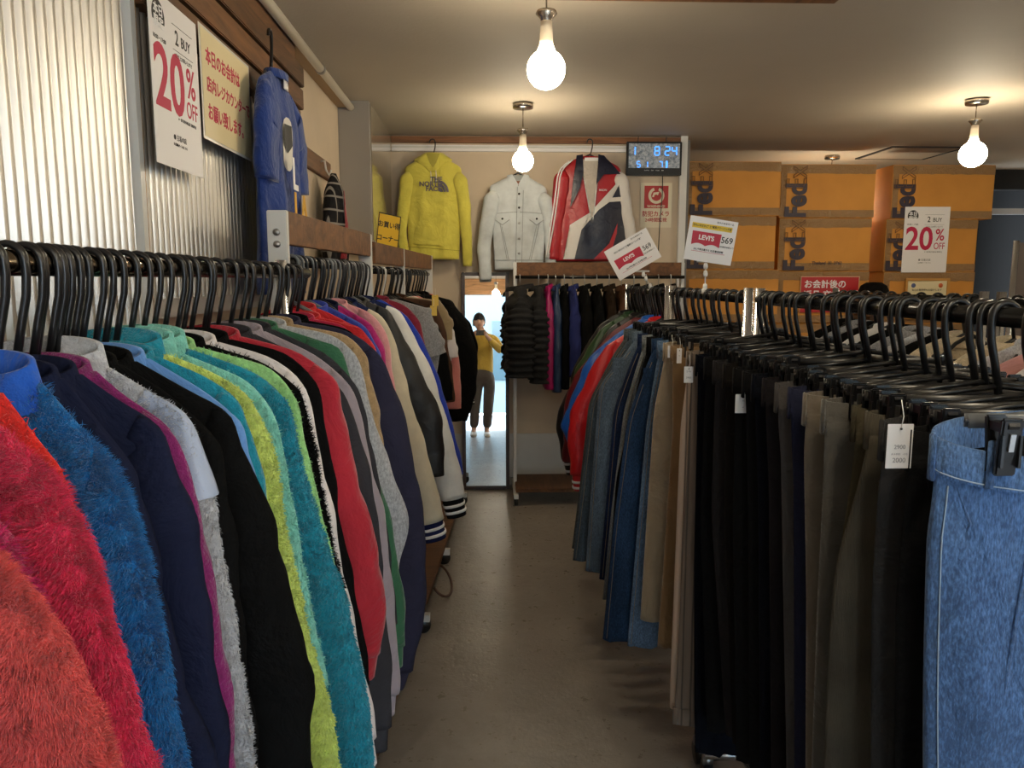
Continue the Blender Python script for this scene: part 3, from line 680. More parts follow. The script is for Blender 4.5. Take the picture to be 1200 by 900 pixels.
L(1.20, 'black shaggy fur jacket in front of the off white top', [(235, 370), (309, 424), (352, 455), (368, 513), (384, 609), (410, 720)], bfur, 'fur_jacket', 'jacket', T=.018, fuzz=(bfur, 34000, .008, .0012), collar=bfur)
L(1.25, 'off white ribbed sweatshirt edging the black fur', [(250, 368), (320, 418), (360, 449), (381, 556), (413, 710), (442, 862)], cream, T=.015, collar=cream, cuff=cream)
L(1.31, 'black sweatshirt mostly hidden left of the red one', [(270, 368), (335, 412), (372, 445), (392, 556), (418, 700), (436, 800)], blk, T=.012, collar=blk)
L(1.37, 'faded red sweatshirt with ribbed cuff ending at mid frame', [(285, 379), (347, 410), (395, 444), (416, 540), (443, 647), (454, 715), (448, 764)], red, T=.026, sl=(.06, .045), collar=red, cuff=red, sly=(.034, .03))
L(1.44, 'charcoal hooded sweatshirt just behind the red sweatshirt', [(312, 385), (360, 420), (405, 458), (418, 492), (444, 604), (459, 790), (459, 850)], char, 'hooded_sweatshirt', 'sweatshirt', T=.018, collar=char, cuff=char)
L(1.51, 'lilac grey sweatshirt between charcoal and green ones', [(318, 376), (370, 415), (414, 452), (432, 520), (450, 600), (469, 764), (468, 810)], lil, T=.018, collar=lil, cuff=lil)
L(1.57, 'dark slate sweatshirt shoulder behind the lilac grey one', [(335, 378), (385, 415), (420, 452), (436, 520), (452, 600), (466, 730)], char, T=.012, collar=char)
L(1.62, 'forest green sweatshirt with a thin sleeve edge', [(350, 378), (400, 407), (428, 497), (454, 593), (475, 700), (476, 755)], grn, T=.018, collar=grn, cuff=grn)
L(1.69, 'heather grey sweatshirt with its elbow bulging out', [(350, 365), (393, 392), (418, 414), (443, 503), (480, 604), (469, 657), (460, 760)], hea, T=.018, sl=(.055, .042), collar=hea)
L(1.75, 'tan fluffy pile collar jacket hidden behind the navy sweatshirt', [(380, 378), (408, 392), (430, 415), (440, 460), (450, 520), (456, 620)], tan, 'pile_jacket', 'jacket', T=.014, collar=tan)
L(1.82, 'large faded navy sweatshirt with dropped sleeve at the aisle', [(397, 383), (425, 396), (448, 417), (469, 471), (493, 567), (500, 647), (496, 740), (484, 785)], nvy, T=.030, sl=(.072, .05), sly=(.040, .032), collar=nvy, cuff=nvy)
for d, lab, c, pts in ((1.90, 'black quilted jacket right behind the faded navy sweatshirt', blk, [(372, 365), (410, 385), (438, 420), (460, 520), (470, 640)]), (1.97, 'crimson jacket with black shoulder piping, partly hidden on the left rack', C_('crimson knit', (.5, .01, .06)), [(375, 362), (403, 380), (430, 415), (448, 500), (455, 600)]),
                       (2.04, 'scarlet jacket at the end of the nearest left rack', C_('scarlet knit', (.60, .015, .02)), [(380, 356), (425, 383), (440, 408), (452, 470), (456, 600)])):
    L(d, lab, pts, c, 'jacket', 'jacket', T=.018, collar=c)
# a few spare hangers crowd the rail
for i in range(7):
    hanger((LX, 1.28 + i * .115 + R.uniform(-.012, .012), LZ), 1, 'bare black plastic hanger pressed among the clothes on the nearest left rail', 'spare hangers on the nearest left rail')
for dz, lab in ((.86, 'bare black hanger left of the sky blue fleece'), (.90, 'bare black hanger beside the big black fleece'), (.935, 'bare black hanger just left of the black fleece neck')):
    hanger((LX, dz, LZ), 1, lab, None)

# ------------------------------------------------------------------ left wall racks, further back
def L2(d, lab, pts, body, name='jacket', cat='jacket', zr=1.49, neck=(.062, -.118), **k):
    rail = (WX(d) + .0, d, zr); e = px_edge(rail, 1, d, pts); e = [neck] + [p for p in e if p[0] > .08 and p[1] < neck[1]]
    return top(name, lab, cat, rail, 1, e, body=body, seed=int(d * 1000), lim=.2, **k)
royk = C_('royal blue knit', (.03, .06, .42), 'heather'); pnk = C_('rose pink', (.72, .32, .34)); ecr = C_('ecru leather', (.58, .52, .38), 'wash'); lea = C_('soft black leather', (.012, .012, .013), 'satin', .5)
nvj = C_('varsity navy', (.012, .020, .075)); whl = C_('white leather', (.74, .73, .70), 'wash'); mrn = C_('maroon jersey', (.22, .008, .03)); gtee = C_('grey marl', (.27, .27, .28), 'heather'); brn = C_('brown corduroy', (.07, .028, .012), 'cord')
tnc = C_('tan canvas', (.33, .24, .13), 'wash'); salm = C_('salmon pink', (.66, .22, .19)); org = C_('orange shell', (.75, .08, .02)); nvrib = C_('navy rib', (.01, .015, .07), 'rib'); bkrib = C_('black rib', (.01, .01, .012), 'rib')
L2(2.12, 'red jacket with shoulder just below the second left rail', [(385, 366), (425, 387), (442, 410), (455, 470), (462, 560)], C_('scarlet knit', (.6, .015, .02)), T=.02, collar=C_('scarlet knit', (.6, .015, .02)))
L2(2.24, 'royal blue heathered knit jacket on the second left rail', [(380, 354), (430, 382), (447, 415), (460, 500), (470, 600)], royk, T=.022, collar=royk)
L2(2.36, 'magenta trimmed jacket behind the royal blue knit', [(400, 352), (435, 378), (452, 410), (466, 500), (474, 600)], C_('magenta knit', (.45, .01, .16)), T=.018, collar=navyf)
L2(2.48, 'rose pink jacket shoulder in front of the cream sleeved varsity', [(415, 350), (436, 366), (453, 390), (462, 440), (474, 540), (480, 620)], pnk, T=.018, collar=pnk)
L2(2.62, 'varsity jacket with navy body, cream sleeve and navy striped cuff', [(425, 352), (446, 368), (465, 400), (484, 478), (507, 549), (521, 606)], nvj, 'varsity_jacket', T=.026, sleeve=ecr, cuff=nvrib, stripes=(.35, .7), sl=(.070, .052), sly=(.045, .04), collar=nvj, cuffl=.07)
L2(2.76, 'black soft leather jacket between the two varsity jackets', [(430, 345), (455, 362), (478, 400), (500, 450), (520, 491), (521, 556)], lea, T=.030, sl=(.075, .055), sly=(.045, .035), collar=lea)
wt, wsh = L2(2.92, 'varsity jacket with white leather sleeve and black striped cuff', [(440, 344), (468, 362), (490, 402), (511, 447), (533, 522), (545, 580)], nvj, 'varsity_jacket', T=.026, sleeve=whl, cuff=bkrib, stripes=(.35, .7), sl=(.066, .050), sly=(.045, .04), collar=nvj, cuffl=.075)
L2(3.02, 'royal blue jacket peeping out behind the white leather sleeve', [(455, 350), (478, 370), (500, 405), (523, 470), (541, 535), (542, 555)], C_('royal shell', (.01, .04, .40)), T=.018)
L2(3.20, 'maroon jersey jacket with white piped edge', [(448, 344), (475, 357), (492, 375), (501, 412), (512, 470), (520, 560)], mrn, T=.024, collar=mrn, zr=1.485)
L2(3.34, 'grey marl short sleeved shirt on a white wire hanger', [(470, 345), (490, 343), (504, 362), (516, 390), (524, 412)], gtee, 't_shirt', 't-shirt', T=.03, short=True, sl=(.085, .09), sly=(.04, .045), hk='wire', hangm=WHITEM, zr=1.485, nobody_below=-.62)
L2(3.50, 'black jacket hanging behind the grey marl shirt', [(478, 345), (500, 360), (516, 390), (528, 430), (531, 468)], blk, T=.03, sl=(.075, .06), zr=1.485)
L2(3.64, 'brown corduroy jacket beside the tan canvas one', [(485, 342), (508, 352), (520, 378), (530, 430), (533, 470)], brn, T=.03, zr=1.485, collar=brn)
L2(3.78, 'tan canvas jacket with short frayed shoulder near the mirror', [(490, 344), (516, 352), (531, 375), (530, 398)], tnc, T=.034, sl=(.06, .05), short=True, zr=1.485, nobody_below=-.55)
L2(3.90, 'white blouse with loose sleeve near the mirror', [(500, 346), (520, 360), (533, 390), (537, 418)], cream, 'blouse', 'blouse', T=.026, short=True, sl=(.06, .06), zr=1.485, nobody_below=-.6)
L2(4.0, 'salmon pink cardigan with long sleeve near the mirror', [(500, 346), (520, 362), (534, 400), (540, 440), (541, 478)], salm, 'cardigan', 'cardigan', T=.026, zr=1.485)
L2(4.55, 'orange shell jacket peeping over the black coats', [(512, 352), (530, 357), (537, 364), (536, 385), (530, 430)], org, T=.026, zr=1.485)
L2(4.28, 'bulky black coat overlapping the left side of the mirror', [(500, 338), (530, 352), (547, 378), (558, 404), (560, 440), (553, 478), (547, 493)], blk, 'coat', 'coat', T=.05, sl=(.10, .08), sly=(.07, .06), zr=1.485, collar=bfur)
L2(4.44, 'black furry coat nearest the rear wall on the left', [(505, 340), (530, 352), (545, 376), (553, 420), (552, 470)], bfur, 'coat', 'coat', T=.04, sl=(.09, .07), zr=1.485, collar=bfur)
for i in range(20):
    y = 2.10 + i * .045 + R.uniform(-.008, .008); g = R.random() < .35
    hanger((WX(y), y, 1.495), 1, ('bare grey' if g else 'bare black') + ' plastic hanger on the left rack with the two screwed post', 'spare %s hangers on the second left rail' % ('grey' if g else 'black'), m=GREYP if g else BLACKP)
for i in range(16):
    y = 3.16 + i * .10 + R.uniform(-.02, .02)
    hanger((WX(y), y, 1.485), 1, 'bare black plastic hanger on the left rack reaching the rear wall', 'spare hangers on the rearmost left rail')

# ------------------------------------------------------------------ rear rack: coats seen edge-on
def Bk(x, lab, body, T, w, zb, name='coat', cat='coat', puff=0, ze=None, y=4.95, **k):
    e = [(.062, -.06), (.15, -.085), (w * .82, -.15), (w, -.26), (w + .02, -.45), (w + .01, zb)]
    top(name, lab, cat, (x, y, 1.468), 1, e, T=T, body=body, rot=-math.pi / 2, seed=int(x * 997), puff=puff, sl=(.07, .055), sly=(T * 1.1, T), collar=body, hang=False, lim=.22, fold=.004, **k)
    hanger((x, y, 1.468), 1, 'thin wire hanger holding the ' + short_label(lab), None, 'wire', STEEL, -math.pi / 2, drop=.07, thick=.002)
pufb = C_('black nylon', (.003, .003, .004), 'satin', .85); indg = C_('indigo cotton', (.020, .028, .13)); dnv = C_('blue nylon', (.010, .030, .085), 'satin'); dbr = C_('dark brown wool', (.022, .013, .008))
Bk(.215, 'black puffer jacket bulging over the post beside the mirror', pufb, .085, .27, -.62, 'puffer_jacket', 'jacket', puff=.105)
Bk(.335, 'black puffer jacket, second from the mirror on the rear rack', pufb, .06, .25, -.66, 'puffer_jacket', 'jacket', puff=.105)
Bk(.395, 'magenta shell jacket between black puffer and navy jacket', C_('deep magenta', (.30, .002, .09), 'satin'), .030, .23, -.70, 'shell_jacket', 'jacket')
Bk(.445, 'navy blue nylon jacket right of the magenta one', dnv, .032, .22, -.72, 'shell_jacket', 'jacket')
Bk(.50, 'thin black coat between the navy and indigo jackets', blk, .026, .22, -.70)
Bk(.555, 'indigo blue cotton jacket on the rear rack', indg, .036, .25, -.62, 'jacket', 'jacket')
Bk(.63, 'black furry coat right of the indigo jacket', bfur, .042, .24, -.60)
Bk(.71, 'black coat with white piping on the rear rack', blk, .040, .24, -.66)
Bk(.79, 'dark brown wool coat on the rear rack', dbr, .040, .24, -.70)
Bk(.87, 'brown corduroy coat on the rear rack above the jeans', brn, .038, .23, -.66)
Bk(.95, 'black wool coat right of the corduroy coat', blk, .040, .23, -.70)
Bk(1.03, 'charcoal coat at the right half of the rear rack', char, .038, .23, -.70)
Bk(1.11, 'black hooded coat near the right post of the rear rack', bfur, .038, .23, -.70)
Bk(1.19, 'black jacket last on the right of the rear rack', blk, .036, .23, -.70, 'jacket', 'jacket')
# ------------------------------------------------------------------ right rack: far end jackets
def RJ(d, lab, pts, body, name='track_jacket', **k):
    rail = (RX, d, RZ); e = px_edge(rail, -1, d, pts); e = [(.065, -.118), (.16, -.175)] + [p for p in e if p[0] > .2 and p[1] < -.2]
    return top(name, lab, 'jacket', rail, -1, e, body=body, seed=int(d * 1000), sl=(.065, .05), sly=(.04, .034), lim=.24, **k)
rsat = C_('red satin', (.55, .008, .012), 'satin'); bsat = C_('cobalt satin', (.01, .11, .50), 'satin'); ksat = C_('black satin', (.008, .008, .010), 'satin')
RJ(3.16, 'red satin jacket with white striped cuff beside the jeans', [(710, 405), (692, 432), (668, 483), (665, 520), (668, 556)], rsat, T=.026, cuff=rsat, stripes=(.45, .8), collar=rsat, cuffl=.07)
RJ(3.30, 'cobalt blue satin jacket left of the red one', [(715, 385), (690, 418), (662, 482), (657, 500), (666, 520)], bsat, T=.022, collar=bsat, cuff=bsat)
RJ(3.44, 'dark red lined jacket behind the cobalt blue one', [(712, 380), (695, 392), (672, 440), (660, 480), (659, 540)], C_('wine satin', (.14, .006, .012), 'satin'), T=.018)
RJ(3.58, 'black satin jacket with black and white striped cuff', [(712, 376), (692, 390), (655, 476), (651, 500), (658, 538)], ksat, T=.028, cuff=ksat, stripes=(.3, .75), collar=ksat, cuffl=.08)
RJ(3.74, 'dark green jacket at the far end of the right rack', [(712, 372), (697, 382), (674, 430), (662, 480), (661, 540)], C_('bottle green', (.02, .07, .02), 'satin'), T=.02, collar=C_('bottle green', (.02, .07, .02), 'satin'))
RJ(3.88, 'black nylon jacket last on the right rack', [(712, 370), (697, 380), (672, 430), (664, 480), (664, 540)], ksat, T=.02, collar=ksat)

# ------------------------------------------------------------------ trousers
def P(d, lab, pts, leg, halfw=.20, name='trousers', **k):
    rail = (RX, d, RZ)
    return pants(name, lab, rail, -1, px_edge(rail, -1, d, pts), leg=leg, halfw=halfw, seed=int(d * 1000), **k)
den0 = C_('mid blue denim', (.075, .16, .35), 'denim'); chc = C_('charcoal wool', (.026, .026, .028)); bks = C_('black slacks', (.006, .006, .0065)); olv = C_('olive corduroy', (.058, .050, .036), 'cord')
dol = C_('dark olive', (.060, .050, .030)); gtp = C_('grey taupe', (.075, .068, .058)); khk = C_('khaki taupe', (.125, .100, .074)); nvs = C_('navy slacks', (.012, .014, .035)); gry = C_('warm grey wool', (.062, .057, .056))
plm = C_('plum black', (.012, .010, .0115)); nbk = C_('blue black', (.003, .004, .008)); bbr = C_('brown black', (.010, .008, .007)); cho = C_('soft charcoal', (.020, .018, .019)); pin = C_('pinstriped sand', (.50, .37, .28), 'stripe')
pnb = C_('pinstriped brown', (.17, .125, .095), 'stripe'); tnn = C_('tan chino', (.23, .135, .058)); kha = C_('khaki chino', (.30, .23, .15)); lbj = C_('light blue denim', (.10, .17, .28), 'denim'); dbj = C_('dark blue denim', (.018, .045, .105), 'denim')
pgj = C_('pale grey denim', (.19, .21, .22), 'denim'); idj = C_('indigo denim', (.009, .020, .060), 'denim'); wsj = C_('washed denim', (.085, .125, .175), 'denim'); gbj = C_('grey blue denim', (.045, .068, .092), 'denim'); ggj = C_('grey denim', (.06, .07, .075), 'denim')
ST = mat('gold thread', (.22, .17, .11), .7); WT = mat('pale thread', (.34, .44, .56), .7)
jt, js = P(.86, 'blue denim pleated trousers at the right edge, nearest the camera', [(1100, 520), (1092, 560), (1085, 620), (1082, 750), (1081, 930), (1081, 1100)], den0, halfw=.205, T=.035, open_=.062, dip=.020, pocket='slant', pcol=den0, stitch=WT, hemw=.17, name='denim_trousers', zw=-.128, hangm=GREYP)
# front pleats and fly of the denim
for uu in (-.105, -.06):
    l, r = js.extz(-.4); pts = [(uu - .02 * k / 10, js.y(uu - .02 * k / 10, -.17 - .035 * k, *js.extz(-.17 - .035 * k)) - .003, -.17 - .035 * k) for k in range(11)]
    MB().tube(pts, .0022, 6).build('pleat', den0, jt)
P(.93, 'black slacks with a welt pocket beside the blue denim', [(1056, 480), (1052, 560), (1048, 700), (1046, 930), (1046, 1050)], bks, pocket='slant', pcol=plm, T=.022, halfw=.195)
ct, cs_ = P(.985, 'charcoal wool trousers carrying the big white price tag', [(1021, 480), (1019, 560), (1020, 700), (1019, 930), (1019, 1050)], chc, T=.024, open_=.03)
P(1.055, 'dark olive corduroy trousers with a sheen, left of the charcoal pair', [(998, 480), (990, 560), (978, 660), (969, 760), (964, 930), (964, 1020)], olv, pocket='patch', T=.024, halfw=.185)
P(1.105, 'dark olive trousers whose waistband pokes above the corduroy', [(1005, 460), (998, 520), (984, 640), (972, 760), (968, 930)], dol, T=.016, halfw=.18)
P(1.165, 'grey taupe trousers with a belt loop and side pocket', [(966, 465), (964, 560), (957, 700), (950, 900), (950, 980)], gtp, pocket='patch', T=.022)
P(1.235, 'khaki taupe dress trousers with a lighter waistband', [(937, 440), (938, 520), (944, 700), (943, 900), (943, 970)], khk, T=.022)
P(1.30, 'navy slacks showing as a thin dark blue strip', [(930, 440), (929, 560), (930, 900), (930, 950)], nvs, T=.015)
P(1.36, 'warm grey wool trousers, first grey pair left of the khaki', [(916, 430), (914, 520), (917, 700), (921, 900), (921, 930)], gry, T=.020)
P(1.425, 'plum black trousers left of the warm grey pair', [(903, 425), (900, 560), (903, 900), (903, 930)], plm, T=.018)
P(1.485, 'blue black trousers left of the plum black pair', [(892, 448), (888, 600), (890, 920)], nbk, T=.016)
P(1.54, 'black trousers between the blue black pair and the tagged pair', [(881, 430), (876, 600), (878, 905)], bks, T=.014)
bt, bs_ = P(1.60, 'black trousers with a small white tag on its waist', [(860, 432), (858, 600), (862, 890)], bks, T=.020)
P(1.67, 'brown black trousers left of the tagged black pair', [(851, 412), (848, 600), (858, 870)], bbr, T=.018)
P(1.745, 'soft charcoal trousers with a faint crease', [(832, 405), (833, 600), (850, 860)], cho, T=.022)
P(1.82, 'black trousers just right of the darkest navy pair', [(824, 405), (820, 600), (828, 855)], bks, T=.016)
P(1.895, 'darkest navy trousers hanging nearly to the floor', [(817, 405), (813, 650), (813, 800), (814, 880)], nbk, T=.022, hemw=.15)
P(1.945, 'brown pinstriped trousers with turned up hem', [(806, 430), (800, 650), (792, 800), (789, 846)], pnb, T=.016, cuff=pnb, hemw=.16)
pt, ps_ = P(1.985, 'sand pinstriped trousers with a brown waistband', [(801, 415), (797, 500), (791, 650), (784, 828)], pin, T=.024, band=C_('brown band', (.16, .12, .09)), hemw=.16)
P(2.16, 'tan chinos between khaki chinos and pinstriped trousers', [(794, 405), (788, 500), (778, 650), (770, 757)], tnn, T=.024)
kt, ks_ = P(2.25, 'khaki chinos with a tall pale waistband', [(769, 388), (766, 480), (758, 600), (750, 725)], kha, T=.030, open_=.045, fold=.006)
JB = dict(name='jeans', stitch=ST, hemw=.19)
P(2.33, 'light blue jeans whose frayed hem shows under the dark pair', [(765, 395), (757, 500), (745, 640), (735, 756)], lbj, T=.020, **JB)
P(2.41, 'dark blue jeans with a wide flared leg reaching lowest', [(752, 392), (735, 490), (718, 620), (706, 748)], dbj, T=.032, pocket='patch', **JB)
P(2.49, 'black jeans squeezed between indigo and dark blue jeans', [(747, 388), (738, 430), (722, 560), (712, 690)], bks, T=.016, name='jeans', hemw=.15)
P(2.56, 'pale grey jeans visible as a thin light strip', [(742, 388), (731, 480), (716, 600), (706, 702)], pgj, T=.016, **JB)
P(2.64, 'indigo jeans right of the washed pair', [(729, 382), (719, 480), (709, 600), (702, 678)], idj, T=.022, **JB)
P(2.74, 'washed light jeans with whiskers at the hip', [(709, 380), (702, 450), (692, 580), (686, 668)], wsj, T=.034, pocket='patch', fold=.006, **JB)
P(2.83, 'grey blue jeans, second pair from the left end', [(703, 380), (693, 470), (679, 590), (671, 656)], gbj, T=.024, **JB)
P(2.91, 'grey denim jeans, farthest pair on the left end', [(700, 378), (690, 470), (678, 580), (670, 642)], ggj, T=.020, **JB)
for i in range(16):
    y = 1.08 + i * .118 + R.uniform(-.012, .012)
    if 1.99 < y < 2.16: continue
    hanger((RX, y, RZ), -1, 'bare black clip hanger crowded among the trousers on the right rail', 'spare clip hangers on the right rail', 'clip', drop=.105 + R.uniform(-.01, .01), wid=.32)
for i in range(8):
    y = 3.14 + i * .1
    hanger((RX, y, RZ), -1, 'bare black plastic hanger at the far end of the right rail', 'spare hangers at the far end of the right rail')
# price tags
def price(label, px, py, d, wd, ht, lines, string=True, rz=0):
    x, z = atY(px, py, d); t = thing('price_tag', label, 'price tag', (x, d, z), (math.pi / 2, rz, 0))
    MB().box((0, 0, 0), (wd, ht, .0012), bev=.0005).build('card', PAPER, t, False)
    for tx, yy, szz in lines: text(tx, szz, mat('tag ink', (.25, .25, .27), .6), t, (0, yy, .0010), ext=.0001)
    MB().tube([(0, ht / 2 - .006, .0012), (0, ht / 2 - .006, .0022)], .0015, 10).build('eyelet', INK, t)
    if string: MB().tube([(0, ht / 2 - .006, .001), (.002, ht / 2 + .01, .002), (.001, ht / 2 + .03, -.004)], .0006, 5).build('string', THREAD, t)
    return t
price('large white price tag reading 2900 and 2000 on the charcoal trousers', 1054, 523, .925, .033, .057, [('2900', -.001, .0075), ('A.V-M/S   -11S', -.010, .0035), ('2000', -.018, .0085)])
tt_ = price('small square white tag on the black trousers', 871, 473, 1.56, .034, .040, [('N', .006, .006), ('¥-', -.008, .005)])
MB().tube([(.012, -.018, .001), (.020, -.032, .002), (.024, -.040, .001), (.032, -.052, .001)], .0007, 5).build('string', THREAD, tt_)
price('white tag at the waist of the khaki chinos', 787, 412, 2.17, .022, .035, [('4900', 0, .006)])
price('narrow white tag right of the khaki chinos', 796, 417, 2.12, .014, .042, [('V', 0, .006)])
price('white printed tag on the sand pinstriped trousers', 807, 439, 1.93, .024, .042, [('S-96', .008, .007), ('3900', -.008, .007)])
price('yellow tag hanging on the brown corduroy jacket', 510, 352, 3.54, .03, .05, []).children[0].data.materials[0] = mat('yellow card', (.75, .50, .08), .5)
price('yellow tag hanging on the black jacket sleeve', 508, 364, 3.42, .03, .045, []).children[0].data.materials[0] = _M['yellow card']

# ------------------------------------------------------------------ side rack on the right
side_cols = [('cream fluffy cardigan', C_('cream pile', (.62, .50, .33), 'fur')), ('pale grey sweatshirt', hea), ('white cotton shirt', C_('white cotton', (.62, .60, .58))), ('dusty pink sweatshirt', C_('dusty pink', (.55, .26, .24))), ('crimson sweatshirt', C_('crimson knit', (.5, .01, .06))), ('black sweatshirt', blk), ('grey marl hoodie', gtee)]
order = [(1.62, 4), (1.71, 5), (1.80, 4), (1.88, 2), (1.97, 3), (2.06, 1), (2.15, 0), (2.38, 0), (2.46, 5), (2.54, 1), (2.64, 6), (2.74, 5), (2.84, 2), (2.94, 5), (3.04, 6), (3.16, 5)]
where = ['nearest on the side rack', 'second on the side rack', 'third on the side rack', 'fourth on the side rack', 'fifth on the side rack', 'sixth on the side rack', 'at the gap between the two side racks', 'just past the gap of the side racks', 'second past the gap of the side racks', 'third past the gap of the side racks', 'fourth past the gap of the side racks', 'fifth past the gap of the side racks', 'sixth past the gap of the side racks', 'seventh past the gap of the side racks', 'second last on the side rack', 'last on the side rack near the boxes']
for (y, k), wtx in zip(order, where):
    nm, m_ = side_cols[k]; e = [(.065, -.115), (.15, -.15), (.215 + R.uniform(-.01, .02), -.20), (.245, -.34), (.255, -.55), (.24, -.72)]
    top('sweatshirt' if 'shirt' in nm and 'cotton' not in nm else ('cardigan' if 'cardigan' in nm else ('hoodie' if 'hoodie' in nm else 'shirt')), nm + ' ' + wtx, 'top', (1.52, y, 1.385), -1, e, T=.026, body=m_, collar=m_, seed=int(y * 100))
for i in range(17):
    y = 1.66 + i * .098
    if 2.2 < y < 2.32: continue
    hanger((1.52, y, 1.385), -1, 'bare black plastic hanger on the side rack at the right', 'spare hangers on the side rack')

# ------------------------------------------------------------------ garments on the walls (fronts seen)
def front_shape(c, d, Lp, Rp, T, fold, seed, k=45):
    """outlines in pixels, in the plane y=d, relative to c=(x,z)"""
    f = lambda L_: [(atY(a, b, d)[0] - c[0], atY(a, b, d)[1] - c[1]) for a, b in L_]
    return Shape(f(Rp), f(Lp), T, fold, seed, k=k, top=.7)
def fpx(c, d, pts): return [(atY(a, b, d)[0] - c[0], atY(a, b, d)[1] - c[1]) for a, b in pts]
def fsleeve(c, d, pts, ru, ry, m_, t, seed, yoff=-.01, nm='sleeve'):
    q, C = sleeve_mesh(fpx(c, d, pts), ru, ry, yoff, seed, wr=.06); return recalc(q.build(nm, m_, t)), C
def tube2(pts, shp, r, m_, par, nm, off=.003):
    P_ = []
    for u, z in pts:
        l, rr = shp.extz(z); P_.append((u, shp.y(min(max(u, l + .004), rr - .004), z, l, rr) - off, z))
    return MB().tube(P_, r, 6).build(nm, m_, par)
# yellow hoodie
D = 5.20; c = atY(507, 182, D)
yel = C_('lemon sweat', (.66, .58, .085)); ht_ = thing('hooded_sweatshirt', 'lemon yellow hooded sweatshirt with grey mountain dome print, on the rear wall', 'sweatshirt', (c[0], D, c[1]))
S_ = front_shape(c, D, [(492, 186), (474, 196), (476, 250), (480, 298)], [(522, 186), (541, 196), (540, 250), (538, 304)], .045, .006, 3)
recalc(S_.mesh(44, 26).build('body', yel, ht_))
for pts, sd in (([(479, 202), (474, 240), (470, 270), (474, 296)], 5), ([(537, 202), (544, 240), (547, 280), (548, 312)], 6)):
    o, C2 = fsleeve(c, D, pts, (.050, .030), (.04, .025), yel, ht_, sd, -.01)
vs = MB(); hp = fpx(c, D, [(492, 190), (488, 183), (498, 181), (507, 190), (516, 181), (528, 184), (524, 192), (516, 201), (507, 196), (498, 200)])
hd = Shape(fpx(c, D, [(520, 180), (531, 188), (520, 196), (511, 203)]), fpx(c, D, [(496, 180), (484, 188), (494, 196), (503, 203)]), .055, .004, 9, top=.9)
recalc(hd.mesh(14, 20).build('hood', yel, ht_))
nk = fpx(c, D, [(500, 181), (516, 181), (512, 192), (508, 198), (504, 192)]); patch(nk, hd, mat('hood inside', (.42, .36, .06), .9), ht_, 'hood_opening', .003)
for a in ((505, 197), (511, 197)):
    q = fpx(c, D, [a, (a[0] + 1, 210), (a[0], 218)]); tube2(q, S_, .0022, PAPER, ht_, 'drawstring', .008)
pk = fpx(c, D, [(493, 254), (522, 256), (530, 275), (529, 289), (485, 286), (486, 272)]); patch(pk, S_, yel, ht_, 'pocket', .006)
q = fpx(c, D, [(478, 289), (539, 294)]); tube2([(q[0][0] + (q[1][0] - q[0][0]) * i / 12, q[0][1] + (q[1][1] - q[0][1]) * i / 12) for i in range(13)], S_, .002, mat('yellow seam', (.40, .34, .04), .9), ht_, 'hem_seam', .002)
GR = mat('grey print', (.13, .11, .13), .7)
for i, (tx, px_, py_) in enumerate((('THE', 512, 211.5), ('NORTH', 505.5, 217), ('FACE', 508.5, 222.5))):
    u, z = fpx(c, D, [(px_, py_)])[0]; l, r = S_.extz(z); text(tx, .043, GR, ht_, (u, S_.y(u, z, l, r) - .009, z), (math.pi / 2, 0, 0), ext=.001, bold=.028)
for k_ in range(3):
    ra, rb = [(.064, .050), (.045, .031), (.026, .006)][k_]; u0, z0 = fpx(c, D, [(515, 226)])[0]
    arc = [(u0 + ra * math.cos(a), z0 + ra * 1.15 * math.sin(a)) for a in np.linspace(0, math.pi / 2, 9)] + [(u0 + rb * math.cos(a), z0 + rb * 1.15 * math.sin(a)) for a in np.linspace(math.pi / 2, 0, 9)]
    patch(arc, S_, GR, ht_, 'print', .008, 1)
hanger((c[0] + .0, D, atY(507, 163, D)[1] - .02), 1, 'black plastic hanger holding the lemon yellow hooded sweatshirt', None, drop=.09, wid=.26)
# pale denim jacket
c = atY(607, 208, D); pdn = C_('bleached denim', (.60, .64, .66), 'wash'); dj = thing('denim_jacket', 'bleached pale denim jacket with chest pockets on the rear wall', 'jacket', (c[0], D, c[1]))
S_ = front_shape(c, D, [(594, 208), (573, 218), (577, 260), (580, 316)], [(620, 208), (641, 220), (640, 260), (636, 316)], .04, .005, 4)
recalc(S_.mesh(44, 26).build('body', pdn, dj))
fsleeve(c, D, [(579, 224), (572, 255), (567, 290), (569, 328)], (.055, .040), (.045, .03), pdn, dj, 5); fsleeve(c, D, [(636, 226), (643, 255), (646, 285), (645, 320)], (.050, .036), (.04, .03), pdn, dj, 6)
patch(fpx(c, D, [(594, 206), (600, 205), (607, 217), (603, 225), (594, 216)]), S_, pdn, dj, 'collar', .014); patch(fpx(c, D, [(620, 206), (614, 205), (607, 217), (612, 225), (621, 216)]), S_, pdn, dj, 'collar', .014)
patch(fpx(c, D, [(600, 206), (615, 206), (607, 219)]), S_, mat('denim inside', (.36, .38, .38), .9), dj, 'lining', .006)
patch(fpx(c, D, [(602, 213), (613, 213), (613, 218), (602, 218)]), S_, mat('leather patch', (.24, .09, .04), .7), dj, 'leather_label', .012, 1)
sm = mat('denim seam', (.27, .29, .30), .9)
def line(pts, nm='seam', r=.0016, n=10, mm=sm, off=.0035, shp=None, par=None):
    q = fpx(c, D, pts); out = []
    for a, b in zip(q[:-1], q[1:]): out += [(a[0] + (b[0] - a[0]) * i / n, a[1] + (b[1] - a[1]) * i / n) for i in range(n)]
    tube2(out + [q[-1]], shp or S_, r, mm, par or dj, nm, off)
line([(575, 251), (606, 249)]); line([(609, 249), (641, 251)]); line([(606, 220), (604, 312)]); line([(613, 222), (611, 312)]); line([(579, 305), (637, 305)])
